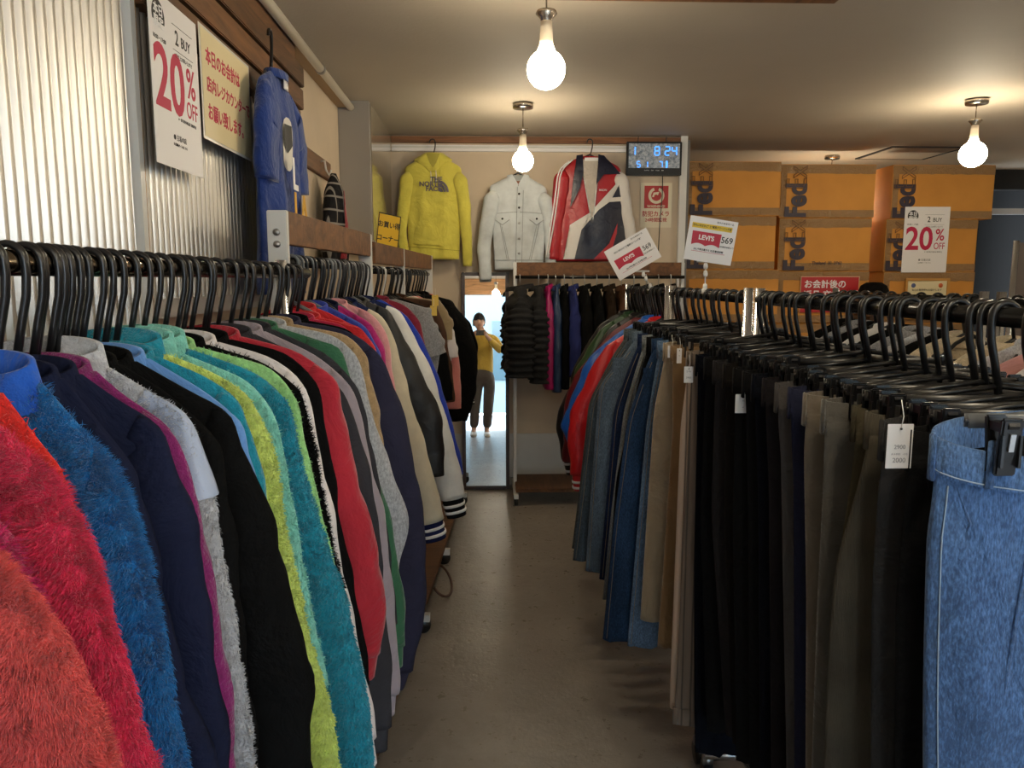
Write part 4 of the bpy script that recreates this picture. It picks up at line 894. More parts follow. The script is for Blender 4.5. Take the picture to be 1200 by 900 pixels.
line([(588, 266), (596, 304)]); line([(584, 253), (594, 304)]); line([(628, 266), (620, 304)]); line([(634, 253), (622, 304)])
for x0 in (580, 620):
    patch(fpx(c, D, [(x0, 252), (x0 + 17, 252), (x0 + 17, 258), (x0 + 8.5, 264), (x0, 258)]), S_, pdn, dj, 'pocket_flap', .010); line([(x0, 258), (x0 + 8.5, 264), (x0 + 17, 258)], off=.011)
    u, z = fpx(c, D, [(x0 + 8.5, 257)])[0]; MB().tube([(u, S_.y(u, z, *S_.extz(z)) - .010, z), (u, S_.y(u, z, *S_.extz(z)) - .016, z)], .007, 12).build('button', INK, dj)
for py_ in (228, 244, 262, 280, 297):
    u, z = fpx(c, D, [(608, py_)])[0]; MB().tube([(u, S_.y(u, z, *S_.extz(z)) - .004, z), (u, S_.y(u, z, *S_.extz(z)) - .012, z)], .007, 12).build('button', STEEL if py_ > 250 else INK, dj)
hanger((c[0], D, atY(607, 190, D)[1]), 1, 'black plastic hanger holding the bleached pale denim jacket', None, drop=.07, wid=.26)
# red, navy and white track jacket
c = atY(691, 182, D); tr = C_('red tricot', (.42, .012, .02), 'satin'); tn = C_('navy tricot', (.008, .010, .028), 'satin'); tw = C_('white tricot', (.70, .66, .62), 'satin')
tj = thing('track_jacket', 'red track jacket with navy collar and diagonal white and navy panels on the rear wall', 'jacket', (c[0], D, c[1]))
S_ = front_shape(c, D, [(679, 184), (656, 195), (655, 250), (643, 306)], [(703, 184), (727, 196), (733, 250), (735, 306)], .05, .004, 8)
recalc(S_.mesh(50, 30).build('body', tr, tj))
o, _ = fsleeve(c, D, [(660, 200), (655, 235), (650, 270), (648, 304)], (.055, .045), (.05, .04), tr, tj, 5)
o2, _ = fsleeve(c, D, [(725, 202), (731, 235), (736, 265), (740, 290)], (.050, .042), (.05, .04), tw, tj, 6, -.004)
for k_ in range(2):
    q = fpx(c, D, [(670 - k_ * 4, 189 + k_ * 1.5), (656 - k_ * 3, 199), (653 - k_ * 3, 230), (647 - k_ * 3, 270), (641 - k_ * 2, 302)]); MB().tube([(u, -.058, z) for u, z in smooth_line(q, 20)], .005, 6).build('stripe', PAPER, tj)
patch(fpx(c, D, [(667, 264), (690, 250), (722, 215), (731, 212), (731, 224), (700, 247), (680, 270), (672, 304), (659, 304), (667, 285)]), S_, tw, tj, 'panel', .010, 6)
patch(fpx(c, D, [(680, 270), (700, 247), (731, 224), (734, 246), (735, 304), (672, 304)]), S_, tn, tj, 'panel', .016, 6)
patch(fpx(c, D, [(726, 214), (734, 213), (735, 232), (714, 236)]), S_, tn, tj, 'panel', .020)
patch(fpx(c, D, [(713, 233), (734, 231), (735, 236), (711, 238)]), S_, tw, tj, 'panel', .023)
patch(fpx(c, D, [(694, 304), (712, 286), (722, 262), (721, 274), (712, 304)]), S_, tr, tj, 'panel', .022, 5)
patch(fpx(c, D, [(680, 188), (702, 188), (699, 215), (693, 260), (690, 250), (683, 215)]), S_, C_('white mesh lining', (.52, .46, .40)), tj, 'lining', .014, 6)
patch(fpx(c, D, [(675, 183), (682, 182), (682, 205), (678, 222), (667, 245), (670, 215)]), S_, tn, tj, 'collar', .022, 5); patch(fpx(c, D, [(700, 182), (707, 183), (726, 205), (706, 206), (697, 218), (699, 200)]), S_, tn, tj, 'collar', .022, 5)
line([(682, 206), (692, 262)], 'zip', .004, mm=STEEL, off=.014, par=tj); line([(698, 216), (693, 262)], 'zip', .004, mm=STEEL, off=.014, par=tj)
patch(fpx(c, D, [(684, 186), (700, 186), (700, 190), (684, 190)]), S_, PAPER, tj, 'size_label', .016, 1)
u, z = fpx(c, D, [(705, 224)])[0]; text('BISON', .018, PAPER, tj, (u, S_.y(u, z, *S_.extz(z)) - .010, z), (math.pi / 2, 0, 0), ext=.001)
hanger((c[0], D, atY(691, 163, D)[1] - .02), 1, 'black plastic hanger holding the red track jacket', None, drop=.08, wid=.30)
# blue t-shirt and plaid scarf on the left wall (turned to face the room)
bt_ = C_('cobalt jersey', (.006, .035, .20)); X = -.675
tb = thing('t_shirt', 'cobalt blue oversized t-shirt with white and yellow print on the left wall', 't-shirt', (X, 2.60, 2.085), (0, 0, math.pi / 2))
Rr = [(.06, .02), (.20, -.035), (.235, -.12), (.24, -.40), (.245, -.68)]; S_ = Shape(Rr, mirror(Rr, 1), .035, .010, 12, k=30)
recalc(S_.mesh(40, 26).build('body', bt_, tb))
for sg_ in (-1, 1):
    q, _ = sleeve_mesh([(sg_ * .12, -.015), (sg_ * .20, -.04), (sg_ * .262, -.15), (sg_ * .275, -.33)], (.09, .075), (.028, .030), -.012, 4, wr=.07, side=sg_); recalc(q.build('sleeve', bt_, tb))
recalc(ring((0, 0), .075, .035, .0, .025, th=.012).build('collar', bt_, tb)); MB().box((0, -.030, -.012), (.05, .003, .03)).build('size_label', PAPER, tb)
oval = [(-.02 + .045 * math.cos(a), -.20 + .085 * math.sin(a)) for a in np.linspace(0, 6.28, 19)[:-1]]; patch(oval, S_, mat('white print', (.62, .60, .55), .7), tb, 'print', .004, 2)
patch([(-.05, -.14), (.0, -.14), (.01, -.20), (-.03, -.23), (-.06, -.19)], S_, INK, tb, 'print', .008, 2)
text('LA', .17, mat('yellow print', (.70, .38, .04), .7), tb, (.05, -.054, -.42), (math.pi / 2, 0, 0), ext=.001, bold=.02); text('L', .14, PAPER, tb, (-.02, -.054, -.30), (math.pi / 2, 0, 0), ext=.001, bold=.02)
hanger((-.69, 2.60, 2.225), 1, 'black plastic hanger holding the cobalt blue t-shirt on the timber', None, rot=math.pi / 2, drop=.10, wid=.34)
pb = thing('peg_board', 'small brown wooden peg board with a white hook on the left wall', 'board', (-.79, 3.62, 1.985))
MB().box((0, 0, 0), (.022, .72, .085), bev=.003).build('board', TIMB2, pb, False); MB().tube([(.012, .12, .02), (.03, .12, .02), (.035, .12, -.02), (.05, .12, -.045), (.06, .12, -.02)], .005, 8).build('hook', WHITEM, pb)
pl = cloth('dark plaid', (.02, .02, .025)); N, L_x, b = nodes(pl)
w1 = N.new('ShaderNodeTexWave'); w1.inputs['Scale'].default_value = 5; w1.bands_direction = 'X'; w2 = N.new('ShaderNodeTexWave'); w2.inputs['Scale'].default_value = 5; w2.bands_direction = 'Z'
v = mapped(pl); L_x.new(v, w1.inputs[0]); L_x.new(v, w2.inputs[0]); mx = N.new('ShaderNodeMath'); mx.operation = 'MAXIMUM'; L_x.new(w1.outputs['Fac'], mx.inputs[0]); L_x.new(w2.outputs['Fac'], mx.inputs[1])
L_x.new(ramp(pl, mx.outputs[0], [(.0, (.01, .01, .012)), (.93, (.012, .01, .012)), (.96, (.28, .26, .24))]), b.inputs['Base Color'])
ps = thing('plaid_shirt', 'black plaid shirt with red front hanging from the small peg board', 'shirt', (-.725, 3.76, 1.93), (0, 0, math.pi / 2))
Rr = [(.02, .02), (.08, -.03), (.145, -.14), (.17, -.30), (.15, -.40)]; S_ = Shape(Rr, mirror(Rr, 1), .04, .012, 2, k=40); recalc(S_.mesh(30, 22).build('body', pl, ps))
patch([(-.03, -.06), (.01, -.06), (.03, -.38), (-.06, -.38)], S_, C_('deep red cotton', (.30, .01, .02)), ps, 'front_panel', .005)
# ------------------------------------------------------------------ cardboard boxes
CB = mat('cardboard', (.58, .26, .05), .75); N, Lk, b = nodes(CB); Lk.new(ramp(CB, noise(CB, mapped(CB), 3, 4), [(.3, (.54, .225, .035)), (.7, (.66, .29, .050))]), b.inputs['Base Color'])
Lk.new(bump(CB, noise(CB, mapped(CB, (2, 2, 90)), 2, 2), .15, .002), b.inputs['Normal'])
TAPE = mat('packing tape', (.33, .185, .075), .22); N, Lk, b = nodes(TAPE); Lk.new(bump(TAPE, noise(TAPE, mapped(TAPE), 22, 5, .7, 2), 1.0, .012), b.inputs['Normal'])
FD = mat('dark violet print', (.03, .02, .035), .6); FO = mat('brown outline print', (.16, .07, .02), .6)
def carton(x0, x1, z0, z1, y, label, word=True, extra=None, dep=.42, lx=.055, seed=0):
    r = random.Random(seed); cx = (x0 + x1) / 2; wd = x1 - x0; h = z1 - z0
    t = thing('cardboard_box', label, 'box', (cx, y + dep / 2, z0), (0, 0, r.uniform(-.012, .012)), None)
    m = MB(); n = 12; vs = []
    for i in range(n + 1):
        for j in range(n + 1):
            u, v_ = i / n, j / n; bul = math.sin(math.pi * u) * math.sin(math.pi * v_) * r.uniform(.9, 1.1) * .010
            vs.append((-wd / 2 + wd * u, -dep / 2 - bul, h * v_))
    m.add(vs, [(i * (n + 1) + j, (i + 1) * (n + 1) + j, (i + 1) * (n + 1) + j + 1, i * (n + 1) + j + 1) for i in range(n) for j in range(n)])
    a = wd / 2; q = dep / 2
    m.add([(-a, -q, 0), (a, -q, 0), (a, q, 0), (-a, q, 0), (-a, -q, h), (a, -q, h), (a, q, h), (-a, q, h)], [(1, 2, 6, 5), (2, 3, 7, 6), (3, 0, 4, 7), (0, 3, 2, 1)])
    sharp(m.build('carton', CB, t, False))
    fl = MB().box((0, -q * .5 - .001, h - .003), (wd - .002, q - .004, .005)).build('flap', CB, t, False); MB().box((0, q * .5 + .001, h - .003), (wd - .002, q - .004, .005)).build('flap', CB, t, False)
    for zz, hh in ((h - .035, .062), (.030, .050)):
        mt = MB(); k = 24
        vs = []
        for i in range(k + 1):
            u = -a + wd * i / k; bb = math.sin(math.pi * i / k) * .010 * math.sin(math.pi * zz / h) + .0035
            for e, z_ in enumerate((zz - hh / 2 + r.uniform(-.003, .003), zz, zz + hh / 2)): vs.append((u, -q - bb - r.uniform(0, .0015), z_))
        mt.add(vs, [(i * 3 + j, (i + 1) * 3 + j, (i + 1) * 3 + j + 1, i * 3 + j + 1) for i in range(k) for j in range(2)]); mt.build('tape', TAPE, t)
    MB().box((-a + .025, -q - .003, h / 2), (.04, .002, h * .92)).build('tape', TAPE, t, False)
    if word:
        s_ = h * .56; zc = h * .32
        text('Fed', s_, FD, t, (-a + lx + .065, -q - .013, zc), (math.pi / 2, -math.pi / 2, 0), ext=.0005, bold=.035, align='CENTER', sx=.80)
        text('Ex', s_, FO, t, (-a + lx + .065, -q - .013, zc + h * .42), (math.pi / 2, -math.pi / 2, 0), outline=True, sx=.8)
    if extra: text(extra, .030, FD, t, (.02, -q - .012, .055), (math.pi / 2, 0, 0), ext=.0004, bold=.015)
    return t
carton(1.405, 2.075, 1.90, 2.272, 5.46, 'top cardboard box of the left stack, beside the wall clock', seed=1)
carton(1.415, 2.055, 1.525, 1.897, 5.46, 'cardboard box behind the upright white jeans price sign', seed=2, word=True, lx=.02)
carton(1.40, 2.09, 1.15, 1.522, 5.45, 'crumpled cardboard box third from the top in the left stack', seed=3, word=False)
carton(2.092, 2.775, 1.89, 2.262, 5.50, 'top cardboard box of the middle stack, below the ceiling', seed=4)
carton(2.095, 2.765, 1.515, 1.887, 5.50, 'second box of the middle stack printed with Thailand at its foot', extra='Thailand  ▣  2762', seed=5)
carton(2.095, 2.77, 1.14, 1.512, 5.50, 'third box from the top in the middle stack, behind the red sign', seed=6, word=False)
carton(2.90, 3.64, 1.885, 2.262, 5.50, 'top cardboard box of the right stack under the hatch', seed=7, lx=.03)
carton(2.875, 3.545, 1.51, 1.882, 5.50, 'box behind the white discount poster in the right stack', seed=8, lx=.03)
carton(2.88, 3.55, 1.135, 1.507, 5.50, 'third box from the top in the right stack, behind the small framed notice', seed=9, word=False)
for i, (x0, st_) in enumerate(((1.41, 'left'), (2.095, 'middle'), (2.88, 'right'))):
    for k, lv in enumerate(('bottom', 'second lowest', 'third lowest')): carton(x0, x0 + .67, .003 + .378 * k, .378 * (k + 1), 5.50 if i else 5.455, '%s cardboard box of the %s stack, hidden by the clothes' % (lv, st_), False, seed=20 + i * 3 + k)

# ------------------------------------------------------------------ posters and signs
def sale(c, rot, wd, ht, label, zoff=.0012):
    t = sheet('discount_poster', label, 'poster', c, wd, ht, PAPER, rot)
    k = wd / .30; e = .0009; ky = ht / .42
    P2 = lambda x, y: (x * k, y * ky, e)
    circ = [(-.095 * k + .036 * k * math.cos(a), .150 * ky + .038 * k * math.sin(a)) for a in np.linspace(-.35, math.pi + .35, 22)]
    MB().poly(circ, e - .0002, .0004, axis='xy').build('badge', INK, t, False)
    W_ = mat('paper lettering', (.85, .85, .85), .5)
    text('本日', .028 * k, W_, t, (-.095 * k, .164 * ky, e + .0004), bold=.014); text('限定', .028 * k, W_, t, (-.095 * k, .135 * ky, e + .0004), bold=.014)
    text('10:00 ▸ 17:00', .014 * k, INK, t, P2(-.095, .097)); text('2', .050 * k, INK, t, P2(.012, .128), bold=.015, sx=.85); text('BUY', .036 * k, INK, t, P2(.068, .126), bold=.01, sx=.9)
    MB().box(P2(.05, .160), (.13 * k, .0012, .0004)).build('rule', INK, t, False); MB().box(P2(.05, .097), (.13 * k, .0012, .0004)).build('rule', INK, t, False)
    text('2点以上お買い上げで', .012 * k, INK, t, P2(.05, .083))
    text('20', .205 * k, CRIM, t, P2(-.045, .0), bold=.020, sx=.90); text('%', .105 * k, CRIM, t, P2(.092, .028), bold=.012, sx=.85); text('OFF', .060 * k, CRIM, t, P2(.092, -.042), bold=.005, sx=.72)
    text('※一部 対象外商品有 適用外有', .009 * k, INK, t, P2(.055, -.078)); text('◍ 古着の店', .016 * k, INK, t, P2(.0, -.130)); text('公式通販サイトはこちら', .008 * k, INK, t, P2(.0, -.148))
    return t
sale((-.726, 1.902, 1.896), RL, .28, .375, 'white discount poster with big crimson 20% on the corrugated left wall')
y2 = sheet('notice_poster', 'pale yellow notice with crimson Japanese writing on the left wall', 'poster', (-.724, 2.265, 1.955), .395, .27, mat('pale yellow paper', (.70, .60, .36), .5), RL)
MB().box((0, 0, -.0008), (.415, .285, .0006)).build('sleeve_film', mat('plastic sleeve', (.75, .72, .66), .2), y2, False)
for i, tx in enumerate(('本日のお会計は', '店内レジカウンターで', 'お願い致します。')): text(tx, .046 if i != 1 else .042, CRIM, y2, (-.17, .070 - .070 * i, .0009), align='LEFT', bold=.014, sx=.86)
x, z = atY(1085, 281, 5.48); sale((x, 5.482, z), RB, .33, .465, 'white discount poster with crimson 20% on the right stack of boxes')
# jeans price signs on wire clips
RDL = mat('logo red', (.48, .008, .035), .5)
def jeans_sign(c, roll, wd, ht, label, yellow):
    t = thing('price_sign', label, 'sign', c, (math.pi / 2, -roll, 0))
    MB().box((0, 0, 0), (wd, ht, .003)).build('card', PAPER, t, False); e = .0018
    y0 = ht * (.02 if yellow else -.04); a = -wd * .41; b_ = wd * .20; h = ht * .30
    n = 9; bot = [(b_ - .01 * wd - (b_ - a - .02 * wd) * i / (2 * n), y0 - h * .55 + h * .16 * math.sin(math.pi * (i % n) / n)) for i in range(2 * n + 1)]
    MB().poly([(a, y0 + h * .5), (b_, y0 + h * .5)] + bot, e, .0004, axis='xy').build('logo', RDL, t, False)
    text("LEVI'S", h * .50, PAPER, t, ((a + b_) / 2, y0 + h * .06, e + .0005), bold=.03, sx=.98)
    text('569', h * .66, INK, t, (wd * .33, y0 + h * .08, e), bold=.01, sx=.95); text('当店通常価格より', h * .16, INK, t, (wd * .33, y0 - h * .42, e))
    if yellow: MB().box((-wd * .02, ht * .30, e), (wd * .84, ht * .115, .0006)).build('yellow_band', mat('yellow print band', (.80, .55, .03), .5), t, False)
    text('“きれいめだけど” と“裾長クリーニング済”', ht * .062, INK, t, (-wd * .02, ht * .30, e + .0005), bold=.014, sx=.80); text('国内古着着用ア品', ht * .05, INK, t, (wd * .24, ht * .42, e))
    text('2XL今季古着から XL古着当店限', ht * .055, INK, t, (-wd * .02, y0 - h * .85, e), bold=.014, sx=.9); MB().box((-wd * .02, y0 - h * 1.0, e), (wd * .7, .0012, .0003)).build('rule', CRIM, t, False)
    return t
def wire_stand(label, top_, bot):
    t = thing('sign_clip', label, 'clip', bot); d_ = Vector(top_) - Vector(bot); 
    MB().tube([(0, 0, 0), d_ * .25, d_ * .5, d_ * .75, d_], .0022, 8).build('stem', mat('clear plastic', (.8, .8, .78), .15, alpha=.75), t)
    for q in (.12, .62, .9): MB().lathe([(.0, -.011), (.007, -.008), (.008, 0), (.006, .010), (0, .012)], tuple(d_ * q), 12).build('joint', mat('milky plastic', (.80, .80, .78), .25), t)
    MB().box((0, 0, -.004), (.022, .03, .02), bev=.003).build('clamp', _M['clear plastic'], t); MB().tube([d_ + Vector((-.03, 0, .008)), d_ + Vector((.03, 0, .008))], .004, 8).build('jaw', _M['clear plastic'], t)
    return t
x, z = atY(741.5, 298, 3.40); jeans_sign((x, 3.40, z), math.radians(30), .212, .146, 'tilted white jeans price sign with red logo on the right rail', False)
x2, z2 = atY(753, 320, 3.41); x3, _z = atY(763, 341, 3.41); wire_stand('clear jointed clip under the tilted jeans sign', (x2, 3.41, z2), (x3, 3.41, RZ + .018))
x, z = atY(833, 282, 2.54); jeans_sign((x, 2.54, z), math.radians(-8.5), .160, .143, 'upright white jeans price sign with yellow band on the right rail', True)
x2, z2 = atY(827, 309, 2.55); x3, _z = atY(826, 341, 2.55); wire_stand('clear jointed clip under the upright jeans sign', (x2, 2.55, z2), (x3, 2.55, RZ + .018))
# yellow bargain sign by the cabinet
x, z = atY(455, 272, 3.62); ys = thing('bargain_sign', 'yellow bargain corner sign with black Japanese writing beside the grey cabinet', 'sign', (x, 3.62, z), (math.pi / 2, math.radians(8), math.radians(38)))
MB().box((0, 0, 0), (.118, .165, .003)).build('card', mat('sign yellow', (.80, .48, .02), .5), ys, False)
for c_, dd in (((0, .080, .002), (.118, .005, .001)), ((0, -.080, .002), (.118, .005, .001)), ((.057, 0, .002), (.004, .165, .001)), ((-.057, 0, .002), (.004, .165, .001))): MB().box(c_, dd).build('border', INK, ys, False)
text('お買い得', .031, INK, ys, (0, .030, .002), bold=.014, sx=.95); text('コーナー', .031, INK, ys, (0, -.032, .002), bold=.014, sx=.95)
x2, z2 = atY(452, 293, 3.60); x3, z3 = atY(441, 312, 3.60); wire_stand('white jointed clip holding the yellow bargain sign', (x2, 3.60, z2), (WX(3.6), 3.58, 1.49))
# camera warning notice
x, z = atY(769, 240.5, 5.31); wn = sheet('warning_notice', 'red and cream security camera warning notice under the clock', 'sign', (x, 5.314, z), .215, .30, mat('cream card', (.72, .64, .48), .4), RB)
RW = mat('warning red', (.42, .03, .03), .5); CW = _M['cream card']
MB().box((0, .055, .001), (.165, .15, .0012)).build('red_field', RW, wn, False)
ringp = [(.055 * math.cos(a), .065 + .055 * math.sin(a)) for a in np.linspace(math.radians(110), math.radians(430), 30)] + [(.036 * math.cos(a), .065 + .036 * math.sin(a)) for a in np.linspace(math.radians(430), math.radians(110), 30)]
MB().poly(ringp, .0018, .0004, axis='xy').build('emblem', CW, wn, False); MB().poly([(-.03, .055), (.005, .055), (.02, .09), (-.02, .085)], .0022, .0004, axis='xy').build('emblem', CW, wn, False)
MB().poly([(.014 * math.cos(a) - .002, .058 + .014 * math.sin(a)) for a in np.linspace(0, 6.28, 17)[:-1]], .0026, .0004, axis='xy').build('emblem', RW, wn, False)
text('WARNING!', .024, CW, wn, (0, -.008, .0022), bold=.02); text('防犯カメラ', .040, RW, wn, (0, -.060, .001), bold=.014, sx=.95); text('24時間監視', .030, RW, wn, (0, -.100, .001), bold=.014)
# red return sign, framed notice, round black hat
x, z = atY(972, 345, 5.48); rs = sheet('returns_sign', 'red sign with white Japanese returns notice in front of the boxes', 'sign', (x, 5.482, z), .43, .26, mat('sign red', (.45, .015, .02), .4), RB)
for c_, dd in (((0, .127, .001), (.43, .004, .001)), ((.213, 0, .001), (.004, .26, .001)), ((-.213, 0, .001), (.004, .26, .001))): MB().box(c_, dd).build('border', mat('gold edge', (.7, .5, .3), .4), rs, False)
text('お会計後の', .062, PAPER, rs, (-.19, .070, .001), align='LEFT', bold=.014); text('返品 交換は', .062, PAPER, rs, (-.19, -.005, .001), align='LEFT', bold=.014)
x, z = atY(1085, 350, 5.48); fn = thing('framed_notice', 'wood framed cream notice with blue and orange seals on the right boxes', 'notice', (x, 5.478, z), RB)
MB().box((0, 0, 0), (.30, .26, .002)).build('sheet', mat('cream notice', (.75, .66, .42), .5), fn, False)
for c_, dd in (((0, .138, .004), (.326, .018, .014)), ((0, -.138, .004), (.326, .018, .014)), ((.154, 0, .004), (.018, .27, .014)), ((-.154, 0, .004), (.018, .27, .014))): MB().box(c_, dd, bev=.002).build('frame_piece', mat('pine frame', (.55, .27, .06), .5), fn, False)
for xx, mm in ((-.10, mat('blue seal', (.10, .13, .30), .5)), (.10, mat('orange seal', (.65, .13, .04), .5))): MB().lathe([(0, .003), (.016, .003), (.016, 0)], (xx, .095, 0), 20).build('seal', mm, fn)
text('安心の着用感をお届けします', .017, INK, fn, (0, .062, .002))
x, z = atY(1023, 350, 5.34); bh = thing('bucket_hat', 'round black hat leaning before the gap between middle and right boxes', 'hat', (x, 5.34, 1.22))
MB().lathe([(.0, .215), (.05, .212), (.085, .19), (.105, .14), (.11, .08), (.112, .04), (.118, .0), (.112, .002), (.10, .06), (.0, .19)], (0, 0, 0), 30).build('crown', bfur, bh); MB().lathe([(.112, .03), (.1145, .03), (.1175, .008), (.115, .008)], (0, 0, 0), 30).build('band', blk, bh)
pd = thing('display_pedestal', 'narrow wooden pedestal carrying the round black hat', 'pedestal', (x, 5.34, 0)); MB().box((0, 0, 1.208), (.20, .14, .02)).build('top', TIMB, pd, False); MB().box((0, 0, .61), (.06, .06, 1.18)).build('column', TIMB, pd, False); MB().box((0, 0, .012), (.20, .14, .02)).build('base', TIMB, pd, False)
# clock
x, z = atY(765, 187, 5.30); ck = thing('digital_clock', 'black framed digital wall clock with blue digits on the rear wall', 'clock', (x, 5.266, z), RB)
MB().box((0, 0, 0), (.375, .222, .020), bev=.004).build('case', BLACKP, ck, False)
SCR = mat('clock display', (.20, .22, .24), .2, 0, .10); N, Lk, b = nodes(SCR); cc = ramp(SCR, noise(SCR, mapped(SCR), 55, 5, .7), [(.35, (.10, .13, .16)), (.6, (.38, .40, .42))]); Lk.new(cc, b.inputs['Base Color']); Lk.new(cc, b.inputs['Emission Color'])
MB().box((0, .018, .0105), (.345, .160, .001)).build('screen', SCR, ck, False); BL = mat('blue digits', (.05, .25, .9),   .4, 0, 1.1, ecol=(.06, .30, 1.0))
def seg(ch, x0, y0, w_, h_, th=.007):
    S7 = {'0': 'abcdef', '1': 'bc', '2': 'abged', '4': 'fgbc', '5': 'afgcd', '7': 'abc', '8': 'abcdefg', '6': 'afgedc'}[ch]; m = MB()
    for q, (cx, cy, hor) in dict(a=(0, 1, 1), b=(.5, .5, 0), c=(.5, -.5, 0), d=(0, -1, 1), e=(-.5, -.5, 0), f=(-.5, .5, 0), g=(0, 0, 1)).items():
        if q in S7: m.box((x0 + cx * w_, y0 + cy * h_ / 2, .0118), (w_ * .82, th, .0012) if hor else (th, h_ * .42, .0012))
    m.build('digit', BL, ck, False)
for ch, x0 in (('1', -.145), ('8', .018), ('2', .088), ('4', .135)): seg(ch, x0, .050, .030, .055)
for ch, x0 in (('5', -.105), ('1', -.055), ('7', .045)): seg(ch, x0, -.038, .022, .036, .0055)
MB().box((.085, -.038, .0118), (.012, .044, .0012)).build('digit', BL, ck, False)
text('MONTH      DAY      HOUR      MIN', .0085, PAPER, ck, (0, -.078, .0112), ext=.0002)
cb = tag(MB().tube([(x + .07, 5.30, z - .10), (x + .072, 5.305, z - .25), (x + .06, 5.306, z - .42), (x + .055, 5.306, z - .62)], .003, 6).build('power_cable', BLACKP), 'thin black power cable running down below the wall clock', 'cable')
for dx in (-.11, .08): MB().tube([(dx, .11, 0), (dx, .135, .004), (dx + .006, .142, -.01)], .003, 6).build('hanging_hook', BLACKP, ck)

# ------------------------------------------------------------------ pendant bulbs
GL = mat('lit bulb glass', (1, .86, .60), .3, 0, BULB, ecol=(1.0, .86, .62)); BRS = mat('nickel', (.45, .40, .34), .25, 1)
def pendant(x, y, zc, r, label):
    t = thing('pendant_lamp', label, 'lamp', (x, y, H))
    q = zc - H
    recalc(MB().lathe([(0, -.004), (.055, -.002), (.058, -.012), (.055, -.028), (.0, -.030)], (0, 0, 0), 26).build('canopy', BRS, t))
    MB().tube([(0, 0, -.02), (0, 0, q + r + .12)], .0028, 8).build('cord', BRS, t)
    recalc(MB().lathe([(0, .118), (.012, .115), (.030, .110), (.034, .102), (.020, .088), (.017, .078)], (0, 0, q + r), 22).build('socket_cap', BRS, t))
    recalc(MB().lathe([(.0, .080), (.018, .079), (.019, .060), (.021, .020), (.024, .004), (.0, .002)], (0, 0, q + r), 22).build('socket', mat('cream ceramic', (.62, .54, .42), .4), t))
    prof = [(.022, .006), (.026, -.004)] + [(r * math.sin(a), -r - .004 + r * math.cos(a)) for a in np.linspace(.52, math.pi, 14)]
    bl = recalc(MB().lathe(prof, (0, 0, q + r), 30).build('bulb', GL, t))
    return t
x, z = atY(640, 80, 2.5); pendant(x, 2.5, z, .060, 'nearest pendant lamp with round glowing bulb above the aisle')
pendant(.205, 4.354, atY(613, 188, 4.354)[1], .058, 'pendant lamp glowing between the hoodie and the track jacket')
x, z = atY(1141, 180, 4.174); pendant(2.631, 4.174, z, .068, 'pendant lamp glowing in front of the right stack of boxes')
pendant(2.698, 6.05, 2.03, .058, 'pendant lamp behind the boxes with only its ceiling canopy showing')
pendant(.25, .0 - .9, 2.09, .060, 'pendant lamp near the shopfront, seen only in the mirror')
pendant(.55, .55, 2.09, .060, 'added pendant lamp overhead just in front of the camera, unseen above the picture')  # no known fixture: added to lift the ambient light over the aisle
pendant(2.2, 1.2, 2.09, .060, 'added pendant lamp brightening the right side of the shop, outside the picture')  # unseen extra lamp, put in for more overhead light on this side
pendant(3.7, 2.3, 2.09, .060, 'added pendant lamp far to the right of the shop, unseen outside the picture')  # added out of view to raise the general light level
pendant(1.7, -.7, 2.09, .060, 'added pendant lamp by the right part of the shopfront, unseen outside the picture')  # extra lamp out of view, added as warm fill beside the daylight

# brown board with chrome post at the right
x, z = atY(1186, 345, 3.6); bd_ = thing('display_board', 'brown display board with a chrome edge post at the far right', 'board', (x, 3.6, 0))
recalc(MB().tube([(0, 0, .02), (0, 0, atY(1184, 282, 3.6)[1])], .013, 14).build('post', CHROME, bd_)); MB().box((.27, .01, .86), (.52, .02, atY(1190, 283, 3.6)[1] - .1), bev=.003).build('panel', mat('brown laminate', (.11, .08, .065), .4), bd_, False)
MB().tube([(.52, .01, .02), (.52, .01, 1.6)], .013, 12).build('post', CHROME, bd_); MB().box((.26, .01, .03), (.62, .3, .03)).build('base', BLACKP, bd_, False)
# electric cord on the floor at the left
tag(MB().tube([(-.22 + .05 * math.sin(a), 3.45 + .16 * math.cos(a), .05 - .045 * math.sin(a)) for a in np.linspace(-.6, 3.6, 20)], .006, 8).build('extension_cord', mat('brown cord', (.09, .04, .025), .5)), 'brown extension cord curling on the floor under the left clothes', 'cord')

# ------------------------------------------------------------------ leaning mirror
LEAN = math.radians(3.9)
mr = thing('standing_mirror', 'tall narrow mirror in a dark brown frame leaning on the rear wall', 'mirror', (-.008, 5.185, .004), (-LEAN, 0, math.radians(.5)))
FRM = wood('mirror frame wood', (.045, .018, .010), (20, 20, 2), .35); mw, mh, fw_ = .325, 1.50, .024
for c_, dd in (((-mw / 2 + fw_ / 2, 0, mh / 2), (fw_, .026, mh)), ((mw / 2 - fw_ / 2, 0, mh / 2), (fw_, .026, mh)), ((0, 0, fw_ / 2), (mw - 2 * fw_, .026, fw_)), ((0, 0, mh - fw_ / 2), (mw - 2 * fw_, .026, fw_))): MB().box(c_, dd, bev=.003).build('frame_piece', FRM, mr, False)
MB().box((0, .004, mh / 2), (mw - 2 * fw_ + .004, .006, mh - 2 * fw_ + .004)).build('mirror_glass', mat('silvered glass', (.86, .88, .88), .0, 1), mr, False)
MB().box((0, .012, mh / 2), (mw - .02, .006, mh - .02)).build('backing', INK, mr, False)
